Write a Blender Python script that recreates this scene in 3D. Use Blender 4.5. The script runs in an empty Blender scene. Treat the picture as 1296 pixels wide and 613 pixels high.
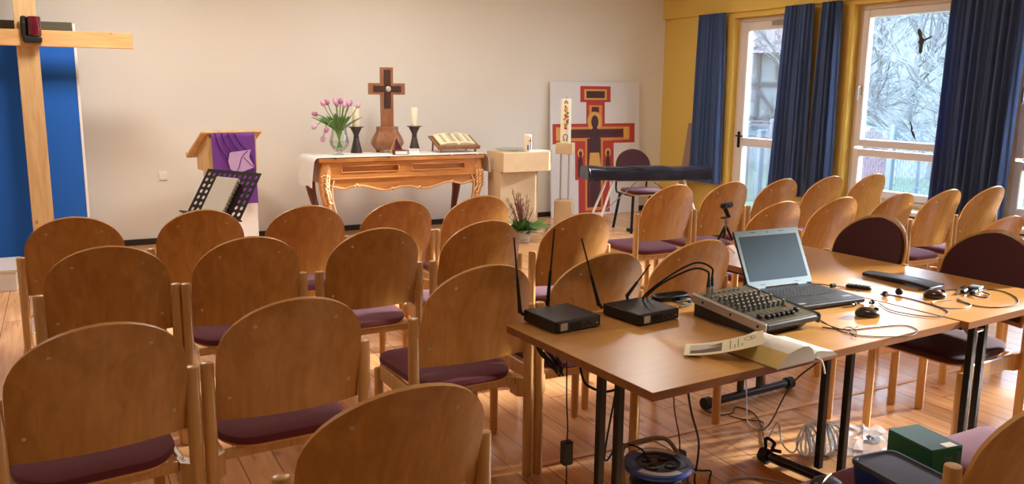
import bpy, math, random
from mathutils import Vector, Matrix
PI = math.pi
R = math.radians
random.seed(7)
scene = bpy.context.scene
COL = scene.collection

# ------------------------------------------------------------------ materials
def s2l(c):
    return tuple(((v/255)/12.92 if v/255 <= .04045 else (((v/255)+.055)/1.055)**2.4) for v in c)

def newmat(name):
    m = bpy.data.materials.new(name); m.use_nodes = True
    nt = m.node_tree
    b = nt.nodes['Principled BSDF']
    return m, nt, b

def plain(name, rgb, rough=.5, metal=0, coat=0, noise=.06, scale=20, sheen=0, spec=.5, bump=0, emit=0, alpha=1):
    m, nt, b = newmat(name)
    N = nt.nodes; L = nt.links
    c = s2l(rgb)
    tc = N.new('ShaderNodeTexCoord'); no = N.new('ShaderNodeTexNoise'); no.inputs['Scale'].default_value = scale
    no.inputs['Detail'].default_value = 3
    L.new(tc.outputs['Object'], no.inputs['Vector'])
    mix = N.new('ShaderNodeMixRGB')
    mix.inputs[1].default_value = (*[max(0, v*(1-noise)) for v in c], 1)
    mix.inputs[2].default_value = (*[min(1, v*(1+noise)) for v in c], 1)
    L.new(no.outputs['Fac'], mix.inputs[0]); L.new(mix.outputs[0], b.inputs['Base Color'])
    b.inputs['Roughness'].default_value = rough; b.inputs['Metallic'].default_value = metal
    b.inputs['Coat Weight'].default_value = coat; b.inputs['Coat Roughness'].default_value = .15
    b.inputs['Specular IOR Level'].default_value = spec
    if sheen:
        b.inputs['Sheen Weight'].default_value = sheen; b.inputs['Sheen Roughness'].default_value = .4
        b.inputs['Sheen Tint'].default_value = (.9, .75, 1, 1)
    if bump:
        n2 = N.new('ShaderNodeTexNoise'); n2.inputs['Scale'].default_value = scale*12
        L.new(tc.outputs['Object'], n2.inputs['Vector'])
        bp = N.new('ShaderNodeBump'); bp.inputs['Strength'].default_value = bump; bp.inputs['Distance'].default_value = .002
        L.new(n2.outputs['Fac'], bp.inputs['Height']); L.new(bp.outputs[0], b.inputs['Normal'])
    return m

def wood(name, a, bcol, stretch=(6, 6, .7), scale=6, rough=.35, coat=.3, knots=False):
    m, nt, b = newmat(name); N = nt.nodes; L = nt.links
    tc = N.new('ShaderNodeTexCoord'); oi = N.new('ShaderNodeObjectInfo')
    mp = N.new('ShaderNodeMapping'); mp.inputs['Scale'].default_value = stretch
    add = N.new('ShaderNodeVectorMath'); add.operation = 'ADD'
    mul = N.new('ShaderNodeMath'); mul.operation = 'MULTIPLY'; mul.inputs[1].default_value = 37
    L.new(oi.outputs['Random'], mul.inputs[0]); L.new(tc.outputs['Object'], add.inputs[0]); L.new(mul.outputs[0], add.inputs[1])
    L.new(add.outputs[0], mp.inputs['Vector'])
    n1 = N.new('ShaderNodeTexNoise'); n1.inputs['Scale'].default_value = scale; n1.inputs['Detail'].default_value = 6
    n1.inputs['Roughness'].default_value = .6; n1.inputs['Distortion'].default_value = .6
    L.new(mp.outputs[0], n1.inputs['Vector'])
    cr = N.new('ShaderNodeValToRGB'); cr.color_ramp.elements[0].position = .3; cr.color_ramp.elements[1].position = .72
    cr.color_ramp.elements[0].color = (*s2l(bcol), 1); cr.color_ramp.elements[1].color = (*s2l(a), 1)
    L.new(n1.outputs['Fac'], cr.inputs[0])
    out = cr.outputs[0]
    hv = N.new('ShaderNodeHueSaturation'); vr = N.new('ShaderNodeMapRange')
    vr.inputs['To Min'].default_value = .9; vr.inputs['To Max'].default_value = 1.1
    L.new(oi.outputs['Random'], vr.inputs['Value']); L.new(vr.outputs[0], hv.inputs['Value']); L.new(out, hv.inputs['Color'])
    out = hv.outputs[0]
    if knots:
        vo = N.new('ShaderNodeTexVoronoi'); vo.inputs['Scale'].default_value = 3.2
        mk = N.new('ShaderNodeMapping'); mk.inputs['Scale'].default_value = (1.6, 1.6, 1)
        L.new(add.outputs[0], mk.inputs['Vector']); L.new(mk.outputs[0], vo.inputs['Vector'])
        kr = N.new('ShaderNodeValToRGB'); kr.color_ramp.elements[0].position = .03; kr.color_ramp.elements[1].position = .09
        kr.color_ramp.elements[0].color = (1, 1, 1, 1); kr.color_ramp.elements[1].color = (0, 0, 0, 1)
        L.new(vo.outputs['Distance'], kr.inputs[0])
        mx = N.new('ShaderNodeMixRGB'); mx.inputs[2].default_value = (*s2l((150, 95, 50)), 1)
        L.new(kr.outputs[0], mx.inputs[0]); L.new(out, mx.inputs[1]); out = mx.outputs[0]
    L.new(out, b.inputs['Base Color'])
    b.inputs['Roughness'].default_value = rough; b.inputs['Coat Weight'].default_value = coat
    b.inputs['Coat Roughness'].default_value = .2
    return m

def floor_mat():
    m, nt, b = newmat('pine_boards'); N = nt.nodes; L = nt.links
    tc = N.new('ShaderNodeTexCoord'); sp = N.new('ShaderNodeSeparateXYZ'); L.new(tc.outputs['Object'], sp.inputs[0])
    def math_(op, a, bb=None):
        n = N.new('ShaderNodeMath'); n.operation = op
        for i, v in enumerate((a, bb)):
            if v is None: continue
            if isinstance(v, (int, float)): n.inputs[i].default_value = v
            else: L.new(v, n.inputs[i])
        return n.outputs[0]
    W = .145
    xs = math_('DIVIDE', sp.outputs['X'], W); idx = math_('FLOOR', xs); fx = math_('FRACT', xs)
    wn = N.new('ShaderNodeTexWhiteNoise'); wn.noise_dimensions = '1D'; L.new(idx, wn.inputs['W'])
    ys = math_('DIVIDE', math_('ADD', sp.outputs['Y'], math_('MULTIPLY', wn.outputs['Value'], 3.1)), 3.3)
    fy = math_('FRACT', ys); idy = math_('FLOOR', ys)
    wn2 = N.new('ShaderNodeTexWhiteNoise'); wn2.noise_dimensions = '2D'
    cb = N.new('ShaderNodeCombineXYZ'); L.new(idx, cb.inputs[0]); L.new(idy, cb.inputs[1]); L.new(cb.outputs[0], wn2.inputs['Vector'])
    # grain
    cb2 = N.new('ShaderNodeCombineXYZ')
    L.new(math_('MULTIPLY', sp.outputs['X'], 22), cb2.inputs[0]); L.new(math_('MULTIPLY', sp.outputs['Y'], 1.6), cb2.inputs[1])
    L.new(math_('MULTIPLY', wn2.outputs['Value'], 50), cb2.inputs[2])
    no = N.new('ShaderNodeTexNoise'); no.inputs['Scale'].default_value = 1.3; no.inputs['Detail'].default_value = 6; no.inputs['Distortion'].default_value = .8
    L.new(cb2.outputs[0], no.inputs['Vector'])
    cr = N.new('ShaderNodeValToRGB'); e = cr.color_ramp.elements
    e[0].position = .3; e[1].position = .7; e[0].color = (*s2l((196, 138, 84)), 1); e[1].color = (*s2l((230, 178, 122)), 1)
    L.new(no.outputs['Fac'], cr.inputs[0])
    hv = N.new('ShaderNodeHueSaturation'); mr = N.new('ShaderNodeMapRange'); mr.inputs['To Min'].default_value = .84; mr.inputs['To Max'].default_value = 1.14
    L.new(wn2.outputs['Value'], mr.inputs['Value']); L.new(mr.outputs[0], hv.inputs['Value']); L.new(cr.outputs[0], hv.inputs['Color'])
    # knots
    cb3 = N.new('ShaderNodeCombineXYZ'); L.new(math_('MULTIPLY', sp.outputs['X'], 7), cb3.inputs[0]); L.new(math_('MULTIPLY', sp.outputs['Y'], 4), cb3.inputs[1])
    vo = N.new('ShaderNodeTexVoronoi'); vo.inputs['Scale'].default_value = .8; L.new(cb3.outputs[0], vo.inputs['Vector'])
    kr = N.new('ShaderNodeValToRGB'); kr.color_ramp.elements[0].position = .05; kr.color_ramp.elements[1].position = .16
    kr.color_ramp.elements[0].color = (.8, .8, .8, 1); kr.color_ramp.elements[1].color = (0, 0, 0, 1)
    L.new(vo.outputs['Distance'], kr.inputs[0])
    mk = N.new('ShaderNodeMixRGB'); mk.inputs[2].default_value = (*s2l((120, 62, 30)), 1); L.new(kr.outputs[0], mk.inputs[0]); L.new(hv.outputs[0], mk.inputs[1])
    seam = math_('MAXIMUM', math_('LESS_THAN', fx, .03), math_('LESS_THAN', fy, .0016))
    ms = N.new('ShaderNodeMixRGB'); ms.inputs[2].default_value = (*s2l((85, 42, 22)), 1); L.new(seam, ms.inputs[0]); L.new(mk.outputs[0], ms.inputs[1])
    L.new(ms.outputs[0], b.inputs['Base Color'])
    rr = N.new('ShaderNodeMapRange'); rr.inputs['To Min'].default_value = .22; rr.inputs['To Max'].default_value = .4
    L.new(no.outputs['Fac'], rr.inputs['Value']); L.new(rr.outputs[0], b.inputs['Roughness'])
    b.inputs['Coat Weight'].default_value = .25; b.inputs['Coat Roughness'].default_value = .2
    bp = N.new('ShaderNodeBump'); bp.inputs['Strength'].default_value = .5; bp.inputs['Distance'].default_value = .003; bp.invert = True
    L.new(seam, bp.inputs['Height']); L.new(bp.outputs[0], b.inputs['Normal'])
    return m

def glass_mat(name, tint=(.96, .98, 1), gloss=.08, rough=.0):
    m = bpy.data.materials.new(name); m.use_nodes = True; nt = m.node_tree; N = nt.nodes; L = nt.links
    N.clear(); o = N.new('ShaderNodeOutputMaterial'); t = N.new('ShaderNodeBsdfTransparent'); g = N.new('ShaderNodeBsdfGlossy')
    t.inputs[0].default_value = (*tint, 1); g.inputs['Roughness'].default_value = rough
    mx = N.new('ShaderNodeMixShader'); mx.inputs[0].default_value = gloss
    fr = N.new('ShaderNodeFresnel'); fr.inputs[0].default_value = 1.45
    ma = N.new('ShaderNodeMath'); ma.operation = 'MULTIPLY_ADD'; ma.inputs[1].default_value = .5; ma.inputs[2].default_value = gloss*.2
    L.new(fr.outputs[0], ma.inputs[0]); L.new(ma.outputs[0], mx.inputs[0])
    L.new(t.outputs[0], mx.inputs[1]); L.new(g.outputs[0], mx.inputs[2]); L.new(mx.outputs[0], o.inputs[0])
    return m

def fabric_trans(name, rgb, trans=.25):
    m, nt, b = newmat(name); N = nt.nodes; L = nt.links
    c = s2l(rgb); o = N['Material Output']
    b.inputs['Base Color'].default_value = (*c, 1); b.inputs['Roughness'].default_value = .85
    b.inputs['Sheen Weight'].default_value = .15
    t = N.new('ShaderNodeBsdfTranslucent'); t.inputs[0].default_value = (*[min(1, v*1.3) for v in c], 1)
    mx = N.new('ShaderNodeMixShader'); mx.inputs[0].default_value = trans
    tc = N.new('ShaderNodeTexCoord'); no = N.new('ShaderNodeTexNoise'); no.inputs['Scale'].default_value = 300
    L.new(tc.outputs['Object'], no.inputs['Vector'])
    bp = N.new('ShaderNodeBump'); bp.inputs['Strength'].default_value = .2; bp.inputs['Distance'].default_value = .001
    L.new(no.outputs['Fac'], bp.inputs['Height']); L.new(bp.outputs[0], b.inputs['Normal'])
    L.new(b.outputs[0], mx.inputs[1]); L.new(t.outputs[0], mx.inputs[2]); L.new(mx.outputs[0], o.inputs[0])
    return m

M = {}
M['floor'] = floor_mat()
M['wall'] = plain('cream_plaster', (232, 226, 214), .9, noise=.03, scale=2, bump=.15)
M['yellow'] = plain('yellow_plaster', (224, 188, 92), .85, noise=.03, scale=3, bump=.1)
M['ceil'] = plain('white_ceiling', (235, 230, 220), .9, noise=.02)
M['darkbase'] = plain('dark_baseboard', (46, 36, 32), .5)
M['redbase'] = plain('red_brown_baseboard', (120, 58, 38), .5)
M['frame'] = plain('white_window_frame', (222, 212, 205), .35, noise=.02)
M['framewood'] = plain('beige_frame', (216, 198, 180), .5, noise=.03)
M['glass'] = glass_mat('window_glass')
M['vglass'] = glass_mat('vase_glass', (.97, .99, .98), .05)
M['water'] = glass_mat('vase_water', (.93, .98, .93), .02)
M['curtain'] = fabric_trans('blue_curtain', (72, 94, 138), .25)
M['beech'] = wood('beech_veneer', (204, 148, 74), (172, 116, 50), (5, 5, .55), 5, .3, .5)
M['beechleg'] = wood('beech_solid', (222, 176, 110), (198, 146, 80), (9, 9, .5), 6, .35, .35)
M['beechedge'] = plain('beech_ply_edge', (232, 178, 108), .4, noise=.08, scale=60)
M['rawpine'] = wood('raw_pine', (226, 190, 138), (202, 156, 98), (5, 5, .6), 4, .6, 0, True)
M['beamwood'] = wood('raw_pine_beam', (222, 178, 118), (196, 144, 84), (.6, 5, 5), 4, .6, 0, True)
M['maroon'] = plain('maroon_fabric', (100, 34, 38), .9, noise=.15, scale=90, sheen=.22, bump=.4)
M['maroondk'] = plain('dark_maroon_fabric', (66, 20, 19), .9, noise=.12, scale=90, sheen=.03, bump=.3)
M['screw'] = plain('steel_screw', (206, 190, 160), .3, .4)
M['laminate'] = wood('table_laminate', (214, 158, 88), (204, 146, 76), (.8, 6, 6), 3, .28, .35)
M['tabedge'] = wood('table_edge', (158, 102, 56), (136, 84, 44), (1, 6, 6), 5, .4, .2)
M['blackmetal'] = plain('black_metal', (24, 22, 22), .35, .3, noise=.1)
M['navymetal'] = plain('black_foot_tube', (34, 36, 48), .25, .4, coat=.3)
M['black'] = plain('black_plastic', (22, 21, 22), .45, noise=.1)
M['blackmatte'] = plain('black_rubber', (16, 15, 16), .7)
M['darkgrey'] = plain('dark_grey_plastic', (58, 58, 60), .45)
M['chrome'] = plain('chrome', (205, 205, 205), .15, 1)
M['steel'] = plain('brushed_steel', (165, 162, 158), .35, 1)
M['silver'] = plain('silver_plastic', (196, 190, 180), .4, .4)
M['white'] = plain('white_paint', (236, 234, 230), .5, noise=.02)
M['whitecloth'] = plain('white_linen', (232, 226, 220), .9, noise=.03, bump=.3)
M['paper'] = plain('paper', (244, 240, 226), .8, noise=.02)
M['cream'] = plain('cream_paper', (238, 226, 186), .8, noise=.03)
M['pageedge'] = plain('page_block', (226, 196, 120), .85, noise=.12, scale=150)
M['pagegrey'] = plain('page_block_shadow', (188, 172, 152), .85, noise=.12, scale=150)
M['walnut'] = wood('altar_cherry', (214, 148, 78), (186, 118, 54), (1, 6, 6), 4, .3, .5)
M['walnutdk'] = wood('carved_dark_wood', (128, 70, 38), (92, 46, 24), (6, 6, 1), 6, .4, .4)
M['gilt'] = plain('carved_gilt', (222, 178, 128), .35, .35, noise=.3, scale=60)
M['oakcross'] = wood('cross_oak', (158, 104, 66), (126, 78, 48), (6, 6, 1), 7, .4, .4)
M['darkinlay'] = wood('cross_inlay', (78, 48, 34), (52, 30, 22), (6, 6, 1), 7, .4, .3)
M['ironcandle'] = plain('dark_bronze', (84, 76, 72), .45, .7, noise=.15)
M['wax'] = plain('candle_wax', (244, 236, 208), .45, noise=.03); M['wax'].node_tree.nodes['Principled BSDF'].inputs['Subsurface Weight'].default_value = .15
M['stone'] = plain('limestone', (206, 176, 136), .75, noise=.12, scale=9, bump=.25)
M['stonewhite'] = plain('light_limestone', (230, 224, 214), .6, noise=.05, scale=9)
M['blueboard'] = plain('blue_felt', (26, 98, 192), .85, noise=.08, scale=120, bump=.3)
M['olive'] = plain('olive_rail', (82, 76, 56), .6)
M['red'] = plain('icon_red', (186, 58, 44), .7, noise=.08)
M['gold'] = plain('icon_gold', (224, 170, 84), .6, noise=.12, scale=30)
M['orange'] = plain('icon_ochre', (214, 142, 66), .6, noise=.1)
M['figure'] = plain('icon_dark', (74, 42, 44), .7, noise=.2, scale=30)
M['iconmar'] = plain('icon_maroon', (96, 36, 44), .7, noise=.15, scale=20)
M['iconwhite'] = plain('icon_board', (226, 222, 220), .7, noise=.02)
M['purple'] = plain('purple_silk', (104, 44, 140), .6, noise=.12, scale=8, sheen=.3)
M['purpledk'] = plain('purple_silk_dark', (66, 26, 98), .6, noise=.12)
M['lilac'] = plain('lilac_silk', (186, 156, 200), .6, noise=.12)
M['green'] = plain('leaf_green', (84, 124, 54), .5, noise=.3, scale=30)
M['stem'] = plain('stem_green', (112, 150, 66), .5, noise=.2)
M['tulip'] = plain('tulip_pink', (214, 166, 192), .5, noise=.25, scale=40)
M['tulipdk'] = plain('tulip_mauve', (184, 122, 158), .5, noise=.25, scale=40)
M['twig'] = plain('brown_twig', (120, 70, 60), .8)
M['wicker'] = plain('pale_wicker', (200, 184, 166), .8, noise=.25, scale=70, bump=.6)
M['leather'] = plain('black_leatherette', (34, 34, 42), .35, noise=.1, bump=.3)
M['vinyl'] = plain('black_vinyl_cover', (26, 28, 42), .28, noise=.1)
M['screen'] = plain('laptop_screen', (88, 112, 128), .22, noise=.04, scale=3, spec=.6)  # bluish reflection of the windows put into the base colour
M['bezel'] = plain('laptop_bezel', (166, 192, 204), .35, .1, noise=.03)
M['keys'] = plain('laptop_keys', (40, 42, 46), .5)
M['deckgrey'] = plain('laptop_deck', (58, 62, 68), .35, .2)
M['sticker'] = plain('silver_sticker', (190, 178, 160), .5)
M['mixface'] = plain('mixer_face', (108, 104, 84), .45, .2, noise=.08)
M['mixdark'] = plain('mixer_dark', (46, 50, 54), .35)
M['knob'] = plain('knob_grey', (96, 98, 92), .4)
M['knobw'] = plain('knob_white', (205, 200, 185), .4)
M['redled'] = plain('red_knob', (170, 30, 36), .4)
M['brownmouse'] = plain('brown_mouse', (66, 32, 24), .22, coat=.4)
M['olmouse'] = plain('olive_black_mouse', (50, 44, 30), .25, coat=.3)
M['greenbox'] = plain('green_card', (18, 104, 66), .5, noise=.08)
M['greenboxtop'] = plain('grey_green_card', (72, 98, 98), .45, noise=.1)
M['bluebox'] = plain('blue_plastic', (26, 44, 120), .35)
M['bluelid'] = plain('smoky_lid', (56, 62, 78), .35, noise=.12, scale=14)
M['reelblue'] = plain('reel_blue', (40, 74, 168), .4)
M['greycable'] = plain('grey_cable', (186, 190, 196), .45)
M['whitecable'] = plain('white_cable', (214, 222, 230), .4)
M['redcable'] = plain('brown_red_wire', (120, 36, 30), .5)
M['brass'] = plain('brass', (190, 140, 70), .3, 1)
M['bag'] = plain('clear_plastic', (236, 240, 246), .15, spec=.8)
M['bag'].node_tree.nodes['Principled BSDF'].inputs['Alpha'].default_value = .38
M['lampred'] = plain('ruby_glass', (92, 14, 30), .12, coat=.6)
M['greyboard'] = plain('grey_brown_board', (150, 124, 108), .7)
M['photo_sky'] = plain('photo_pale', (196, 190, 172), .6)
M['photo_dark'] = plain('photo_brown', (110, 84, 52), .6, noise=.4, scale=60)
M['ink'] = plain('ink', (60, 52, 44), .7)
M['inkl'] = plain('ink_soft', (150, 138, 108), .7)
M['birdb'] = plain('bird_sticker', (52, 50, 50), .6)
M['sunstreak'] = plain('sun_streak_tone', (232, 176, 116), .35, noise=.05)  # sunlit tone put into the colour
M['grass'] = plain('grass', (60, 76, 52), .95, noise=.35, scale=3)
M['hill'] = plain('hill_undergrowth', (84, 88, 82), .95, noise=.45, scale=2.5)
M['bark'] = plain('pale_bark', (84, 88, 88), .9, noise=.3, scale=3)
M['barkdk'] = plain('grey_bark', (52, 54, 54), .9, noise=.3, scale=3)
M['fence'] = plain('blue_grey_fence', (56, 72, 84), .5)
M['housew'] = plain('house_white', (84, 90, 92), .9)
M['roof'] = plain('pale_pink_roof', (90, 76, 76), .8, noise=.15, scale=2)
M['timber'] = plain('house_timber', (38, 42, 44), .8)
M['pink'] = plain('pink_playhouse', (100, 70, 74), .7)

# ------------------------------------------------------------------ mesh builder
def catmull(pts, seg=6):
    P = [Vector(p) for p in pts]
    if len(P) < 3: return P
    out = []
    Q = [P[0]*2-P[1]] + P + [P[-1]*2-P[-2]]
    for i in range(1, len(Q)-2):
        a, b, c, d = Q[i-1:i+3]
        for s in range(seg):
            t = s/seg
            out.append(.5*((2*b)+(c-a)*t+(2*a-5*b+4*c-d)*t*t+(3*b-a-3*c+d)*t**3))
    out.append(P[-1]); return out

class MB:
    def __init__(s): s.v = []; s.f = []; s.m = []
    def add(s, vs, fs, mi=0, T=None):
        o = len(s.v)
        for p in vs:
            p = Vector(p)
            s.v.append(tuple(T @ p) if T else tuple(p))
        for f in fs: s.f.append(tuple(i+o for i in f)); s.m.append(mi)
        return s
    def box(s, x0, x1, y0, y1, z0, z1, mi=0, T=None, b=0):
        if b > 0:
            vs = []
            b = min(b, (x1-x0)*.45, (y1-y0)*.45, (z1-z0)*.45)
            cx, cy, cz = (x0+x1)/2, (y0+y1)/2, (z0+z1)/2
            hx, hy, hz = (x1-x0)/2, (y1-y0)/2, (z1-z0)/2
            idx = {}
            for sx in (-1, 1):
                for sy in (-1, 1):
                    for sz in (-1, 1):
                        for ax in range(3):
                            h = [hx-b, hy-b, hz-b]; h[ax] += b
                            idx[(sx, sy, sz, ax)] = len(vs)
                            vs.append((cx+sx*h[0], cy+sy*h[1], cz+sz*h[2]))
            fs = []
            S = (-1, 1)
            for ax in range(3):
                o1, o2 = [(1, 2), (2, 0), (0, 1)][ax]
                for sg in S:
                    q = []
                    for (p, r) in ((-1, -1), (1, -1), (1, 1), (-1, 1)):
                        k = [0, 0, 0]; k[ax] = sg; k[o1] = p; k[o2] = r; q.append(idx[(*k, ax)])
                    fs.append(q if sg > 0 else q[::-1])
            for ax in range(3):   # edges parallel to ax
                o1, o2 = [(1, 2), (2, 0), (0, 1)][ax]
                for p in S:
                    for r in S:
                        k0 = [0, 0, 0]; k1 = [0, 0, 0]; k0[ax] = -1; k1[ax] = 1
                        for k in (k0, k1): k[o1] = p; k[o2] = r
                        q = [idx[(*k0, o1)], idx[(*k1, o1)], idx[(*k1, o2)], idx[(*k0, o2)]]
                        fs.append(q[::-1] if p*r > 0 else q)
            for sx in S:
                for sy in S:
                    for sz in S:
                        q = [idx[(sx, sy, sz, a)] for a in range(3)]
                        fs.append(q if sx*sy*sz > 0 else q[::-1])
            return s.add(vs, fs, mi, T)
        vs = [(x0, y0, z0), (x1, y0, z0), (x1, y1, z0), (x0, y1, z0), (x0, y0, z1), (x1, y0, z1), (x1, y1, z1), (x0, y1, z1)]
        fs = [(3, 2, 1, 0), (4, 5, 6, 7), (0, 1, 5, 4), (1, 2, 6, 5), (2, 3, 7, 6), (3, 0, 4, 7)]
        return s.add(vs, fs, mi, T)
    def cyl(s, p, q, r0, r1=None, n=16, mi=0, T=None, cap=True):
        r1 = r0 if r1 is None else r1
        p, q = Vector(p), Vector(q); d = (q-p).normalized()
        a = d.orthogonal().normalized(); b = d.cross(a)
        vs = []; fs = []
        for k in range(n):
            t = 2*PI*k/n; c = a*math.cos(t)+b*math.sin(t); vs.append(p+c*r0); vs.append(q+c*r1)
        for k in range(n):
            j = (k+1) % n; fs.append((2*k, 2*j, 2*j+1, 2*k+1))
        if cap: fs.append([2*k for k in range(n)][::-1]); fs.append([2*k+1 for k in range(n)])
        return s.add(vs, fs, mi, T)
    def tube(s, pts, r, n=8, mi=0, T=None, smooth=6, rad=None, closed=False):
        P = catmull(pts, smooth) if smooth else [Vector(p) for p in pts]
        m = len(P); vs = []; fs = []
        up = None
        for i, p in enumerate(P):
            d = (P[min(i+1, m-1)]-P[max(i-1, 0)])
            if d.length < 1e-9: d = Vector((0, 0, 1))
            d.normalize()
            if up is None: a = d.orthogonal().normalized()
            else:
                a = up-d*up.dot(d)
                a = a.normalized() if a.length > 1e-6 else d.orthogonal().normalized()
            up = a; b = d.cross(a)
            rr = r if rad is None else rad[0]+(rad[1]-rad[0])*i/(m-1)
            for k in range(n):
                t = 2*PI*k/n; vs.append(p+(a*math.cos(t)+b*math.sin(t))*rr)
        for i in range(m-1):
            for k in range(n):
                j = (k+1) % n; fs.append((i*n+k, i*n+j, (i+1)*n+j, (i+1)*n+k))
        fs.append(list(range(n))[::-1]); fs.append([(m-1)*n+k for k in range(n)])
        return s.add(vs, fs, mi, T)
    def lathe(s, prof, c=(0, 0, 0), n=24, mi=0, T=None, cap=True, sx=1, sy=1):
        vs = []; fs = []; m = len(prof)
        for r, z in prof:
            for k in range(n):
                t = 2*PI*k/n; vs.append((c[0]+r*sx*math.cos(t), c[1]+r*sy*math.sin(t), c[2]+z))
        for i in range(m-1):
            for k in range(n):
                j = (k+1) % n; fs.append((i*n+k, i*n+j, (i+1)*n+j, (i+1)*n+k))
        if cap: fs.append(list(range(n))[::-1]); fs.append([(m-1)*n+k for k in range(n)])
        return s.add(vs, fs, mi, T)
    def rings(s, rings, mi=0, T=None, cap=True):
        n = len(rings[0]); vs = [p for r in rings for p in r]; fs = []
        for i in range(len(rings)-1):
            for k in range(n):
                j = (k+1) % n; fs.append((i*n+k, i*n+j, (i+1)*n+j, (i+1)*n+k))
        if cap: fs.append(list(range(n))[::-1]); fs.append([(len(rings)-1)*n+k for k in range(n)])
        return s.add(vs, fs, mi, T)
    def prism(s, poly, d0, d1, axis='z', mi=0, T=None):
        def P(a, b, d): return {'z': (a, b, d), 'y': (a, d, b), 'x': (d, a, b)}[axis]
        n = len(poly); vs = [P(a, b, d0) for a, b in poly]+[P(a, b, d1) for a, b in poly]
        fs = [list(range(n))[::-1], [n+k for k in range(n)]]
        for k in range(n):
            j = (k+1) % n; fs.append((k, j, n+j, n+k))
        if axis == 'y': fs = [tuple(f)[::-1] for f in fs]
        return s.add(vs, fs, mi, T)
    def sheet(s, fn, nu, nv, th, mi=0, T=None, mie=None):
        """closed thin solid from fn(u,v)->Vector"""
        g = [[Vector(fn(u/nu, v/nv)) for u in range(nu+1)] for v in range(nv+1)]
        top = []; bot = []
        for v in range(nv+1):
            for u in range(nu+1):
                du = g[v][min(u+1, nu)]-g[v][max(u-1, 0)]; dv = g[min(v+1, nv)][u]-g[max(v-1, 0)][u]
                nn = du.cross(dv)
                nn = nn.normalized() if nn.length > 1e-12 else Vector((0, 0, 1))
                top.append(g[v][u]+nn*th/2); bot.append(g[v][u]-nn*th/2)
        W = nu+1; o = len(top); fs = []; ms = []
        for v in range(nv):
            for u in range(nu):
                a = v*W+u; fs.append((a, a+1, a+W+1, a+W)); fs.append((o+a, o+a+W, o+a+W+1, o+a+1))
        e = []
        for u in range(nu): e.append((u, o+u, o+u+1, u+1)); a = nv*W+u; e.append((a, a+1, o+a+1, o+a))
        for v in range(nv): a = v*W; e.append((a, a+W, o+a+W, o+a)); a = v*W+nu; e.append((a, o+a, o+a+W, a+W))
        s.add(top+bot, fs, mi, T); off = len(s.v)-len(top)*2
        for f in e: s.f.append(tuple(i+off for i in f)); s.m.append(mi if mie is None else mie)
        return s
    def build(s, name, mats, parent=None, smooth=35, bevel=0, loc=None):
        me = bpy.data.meshes.new(name); me.from_pydata(s.v, [], s.f)
        if not isinstance(mats, (list, tuple)): mats = [mats]
        for m in mats: me.materials.append(m)
        me.polygons.foreach_set('material_index', s.m)
        me.validate(); me.update()
        if smooth:
            me.polygons.foreach_set('use_smooth', [True]*len(me.polygons))
            me.set_sharp_from_angle(angle=R(smooth))
        o = bpy.data.objects.new(name, me); COL.objects.link(o)
        if parent: o.parent = parent
        if loc: o.location = loc
        if bevel:
            b = o.modifiers.new('bevel', 'BEVEL'); b.width = bevel; b.segments = 2; b.limit_method = 'ANGLE'; b.angle_limit = R(40)
        return o

def tag(o, label=None, cat=None, group=None, kind=None):
    if label: o['label'] = label
    if cat: o['category'] = cat
    if group: o['group'] = group
    if kind: o['kind'] = kind
    return o
def thing(name, label, cat, loc=(0, 0, 0), rz=0, group=None):
    o = bpy.data.objects.new(name, None); COL.objects.link(o); o.empty_display_size = .05
    o.location = loc; o.rotation_euler = (0, 0, R(rz)); tag(o, label, cat, group); return o
def copytree(o, parent=None):
    c = o.copy(); COL.objects.link(c)
    if parent: c.parent = parent
    for ch in list(o.children): copytree(ch, c)
    return c
def RZ(a, x=0, y=0, z=0): return Matrix.Translation((x, y, z)) @ Matrix.Rotation(R(a), 4, 'Z')
def struct(o): o['kind'] = 'structure'; return o

# ------------------------------------------------------------------ camera
H = 1.6
f, pi_, ro, yr = 1067.74, 0.180159, 0.011117, -0.490863
cp, sp, cr, sr = math.cos(pi_), math.sin(pi_), math.cos(ro), math.sin(ro)
fw = Vector((0, cp, -sp)); up = Vector((0, sp, cp)); rt = Vector((1, 0, 0))
r2 = rt*cr+up*sr; u2 = -rt*sr+up*cr
Z3 = Matrix.Rotation(yr, 3, 'Z')
FW, RT, UP = Z3 @ fw, Z3 @ r2, Z3 @ u2
cam = bpy.data.cameras.new('camera'); co = bpy.data.objects.new('camera', cam); COL.objects.link(co)
mw = Matrix.Identity(4)
for i in range(3): mw[i][0] = RT[i]; mw[i][1] = UP[i]; mw[i][2] = -FW[i]
mw[2][3] = H
co.matrix_world = mw; cam.sensor_width = 36; cam.lens = 36*f/1296; cam.clip_end = 300; cam.clip_start = .05
scene.camera = co

# ------------------------------------------------------------------ room
XW, YW, XL, YB, ZC = 7.16, 9.17, -3.2, -2.6, 3.1
struct(MB().box(XL-.2, XW+.3, YB-.2, YW+.2, -.12, 0).build('floor', M['floor'], smooth=0))
struct(MB().box(XL-.2, XW+.3, YB-.2, YW+.2, ZC, ZC+.15).build('ceiling', M['ceil'], smooth=0))
struct(MB().box(XL-.2, XW+.3, YW, YW+.2, 0, ZC).build('wall_altar', M['wall'], smooth=0))
struct(MB().box(XL-.2, XL, YB, YW, 0, ZC).build('wall_left', M['wall'], smooth=0))
struct(MB().box(XL-.2, XW+.3, YB-.2, YB, 0, ZC).build('wall_back', M['wall'], smooth=0))
struct(MB().box(XL, XW, YW-.018, YW-.0005, 0, .06).build('baseboard_altar', M['darkbase'], smooth=0))
struct(MB().box(XW-.015, XW-.0005, 7.9, YW-.02, 0, .06).build('baseboard_window_side', M['redbase'], smooth=0))
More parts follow.
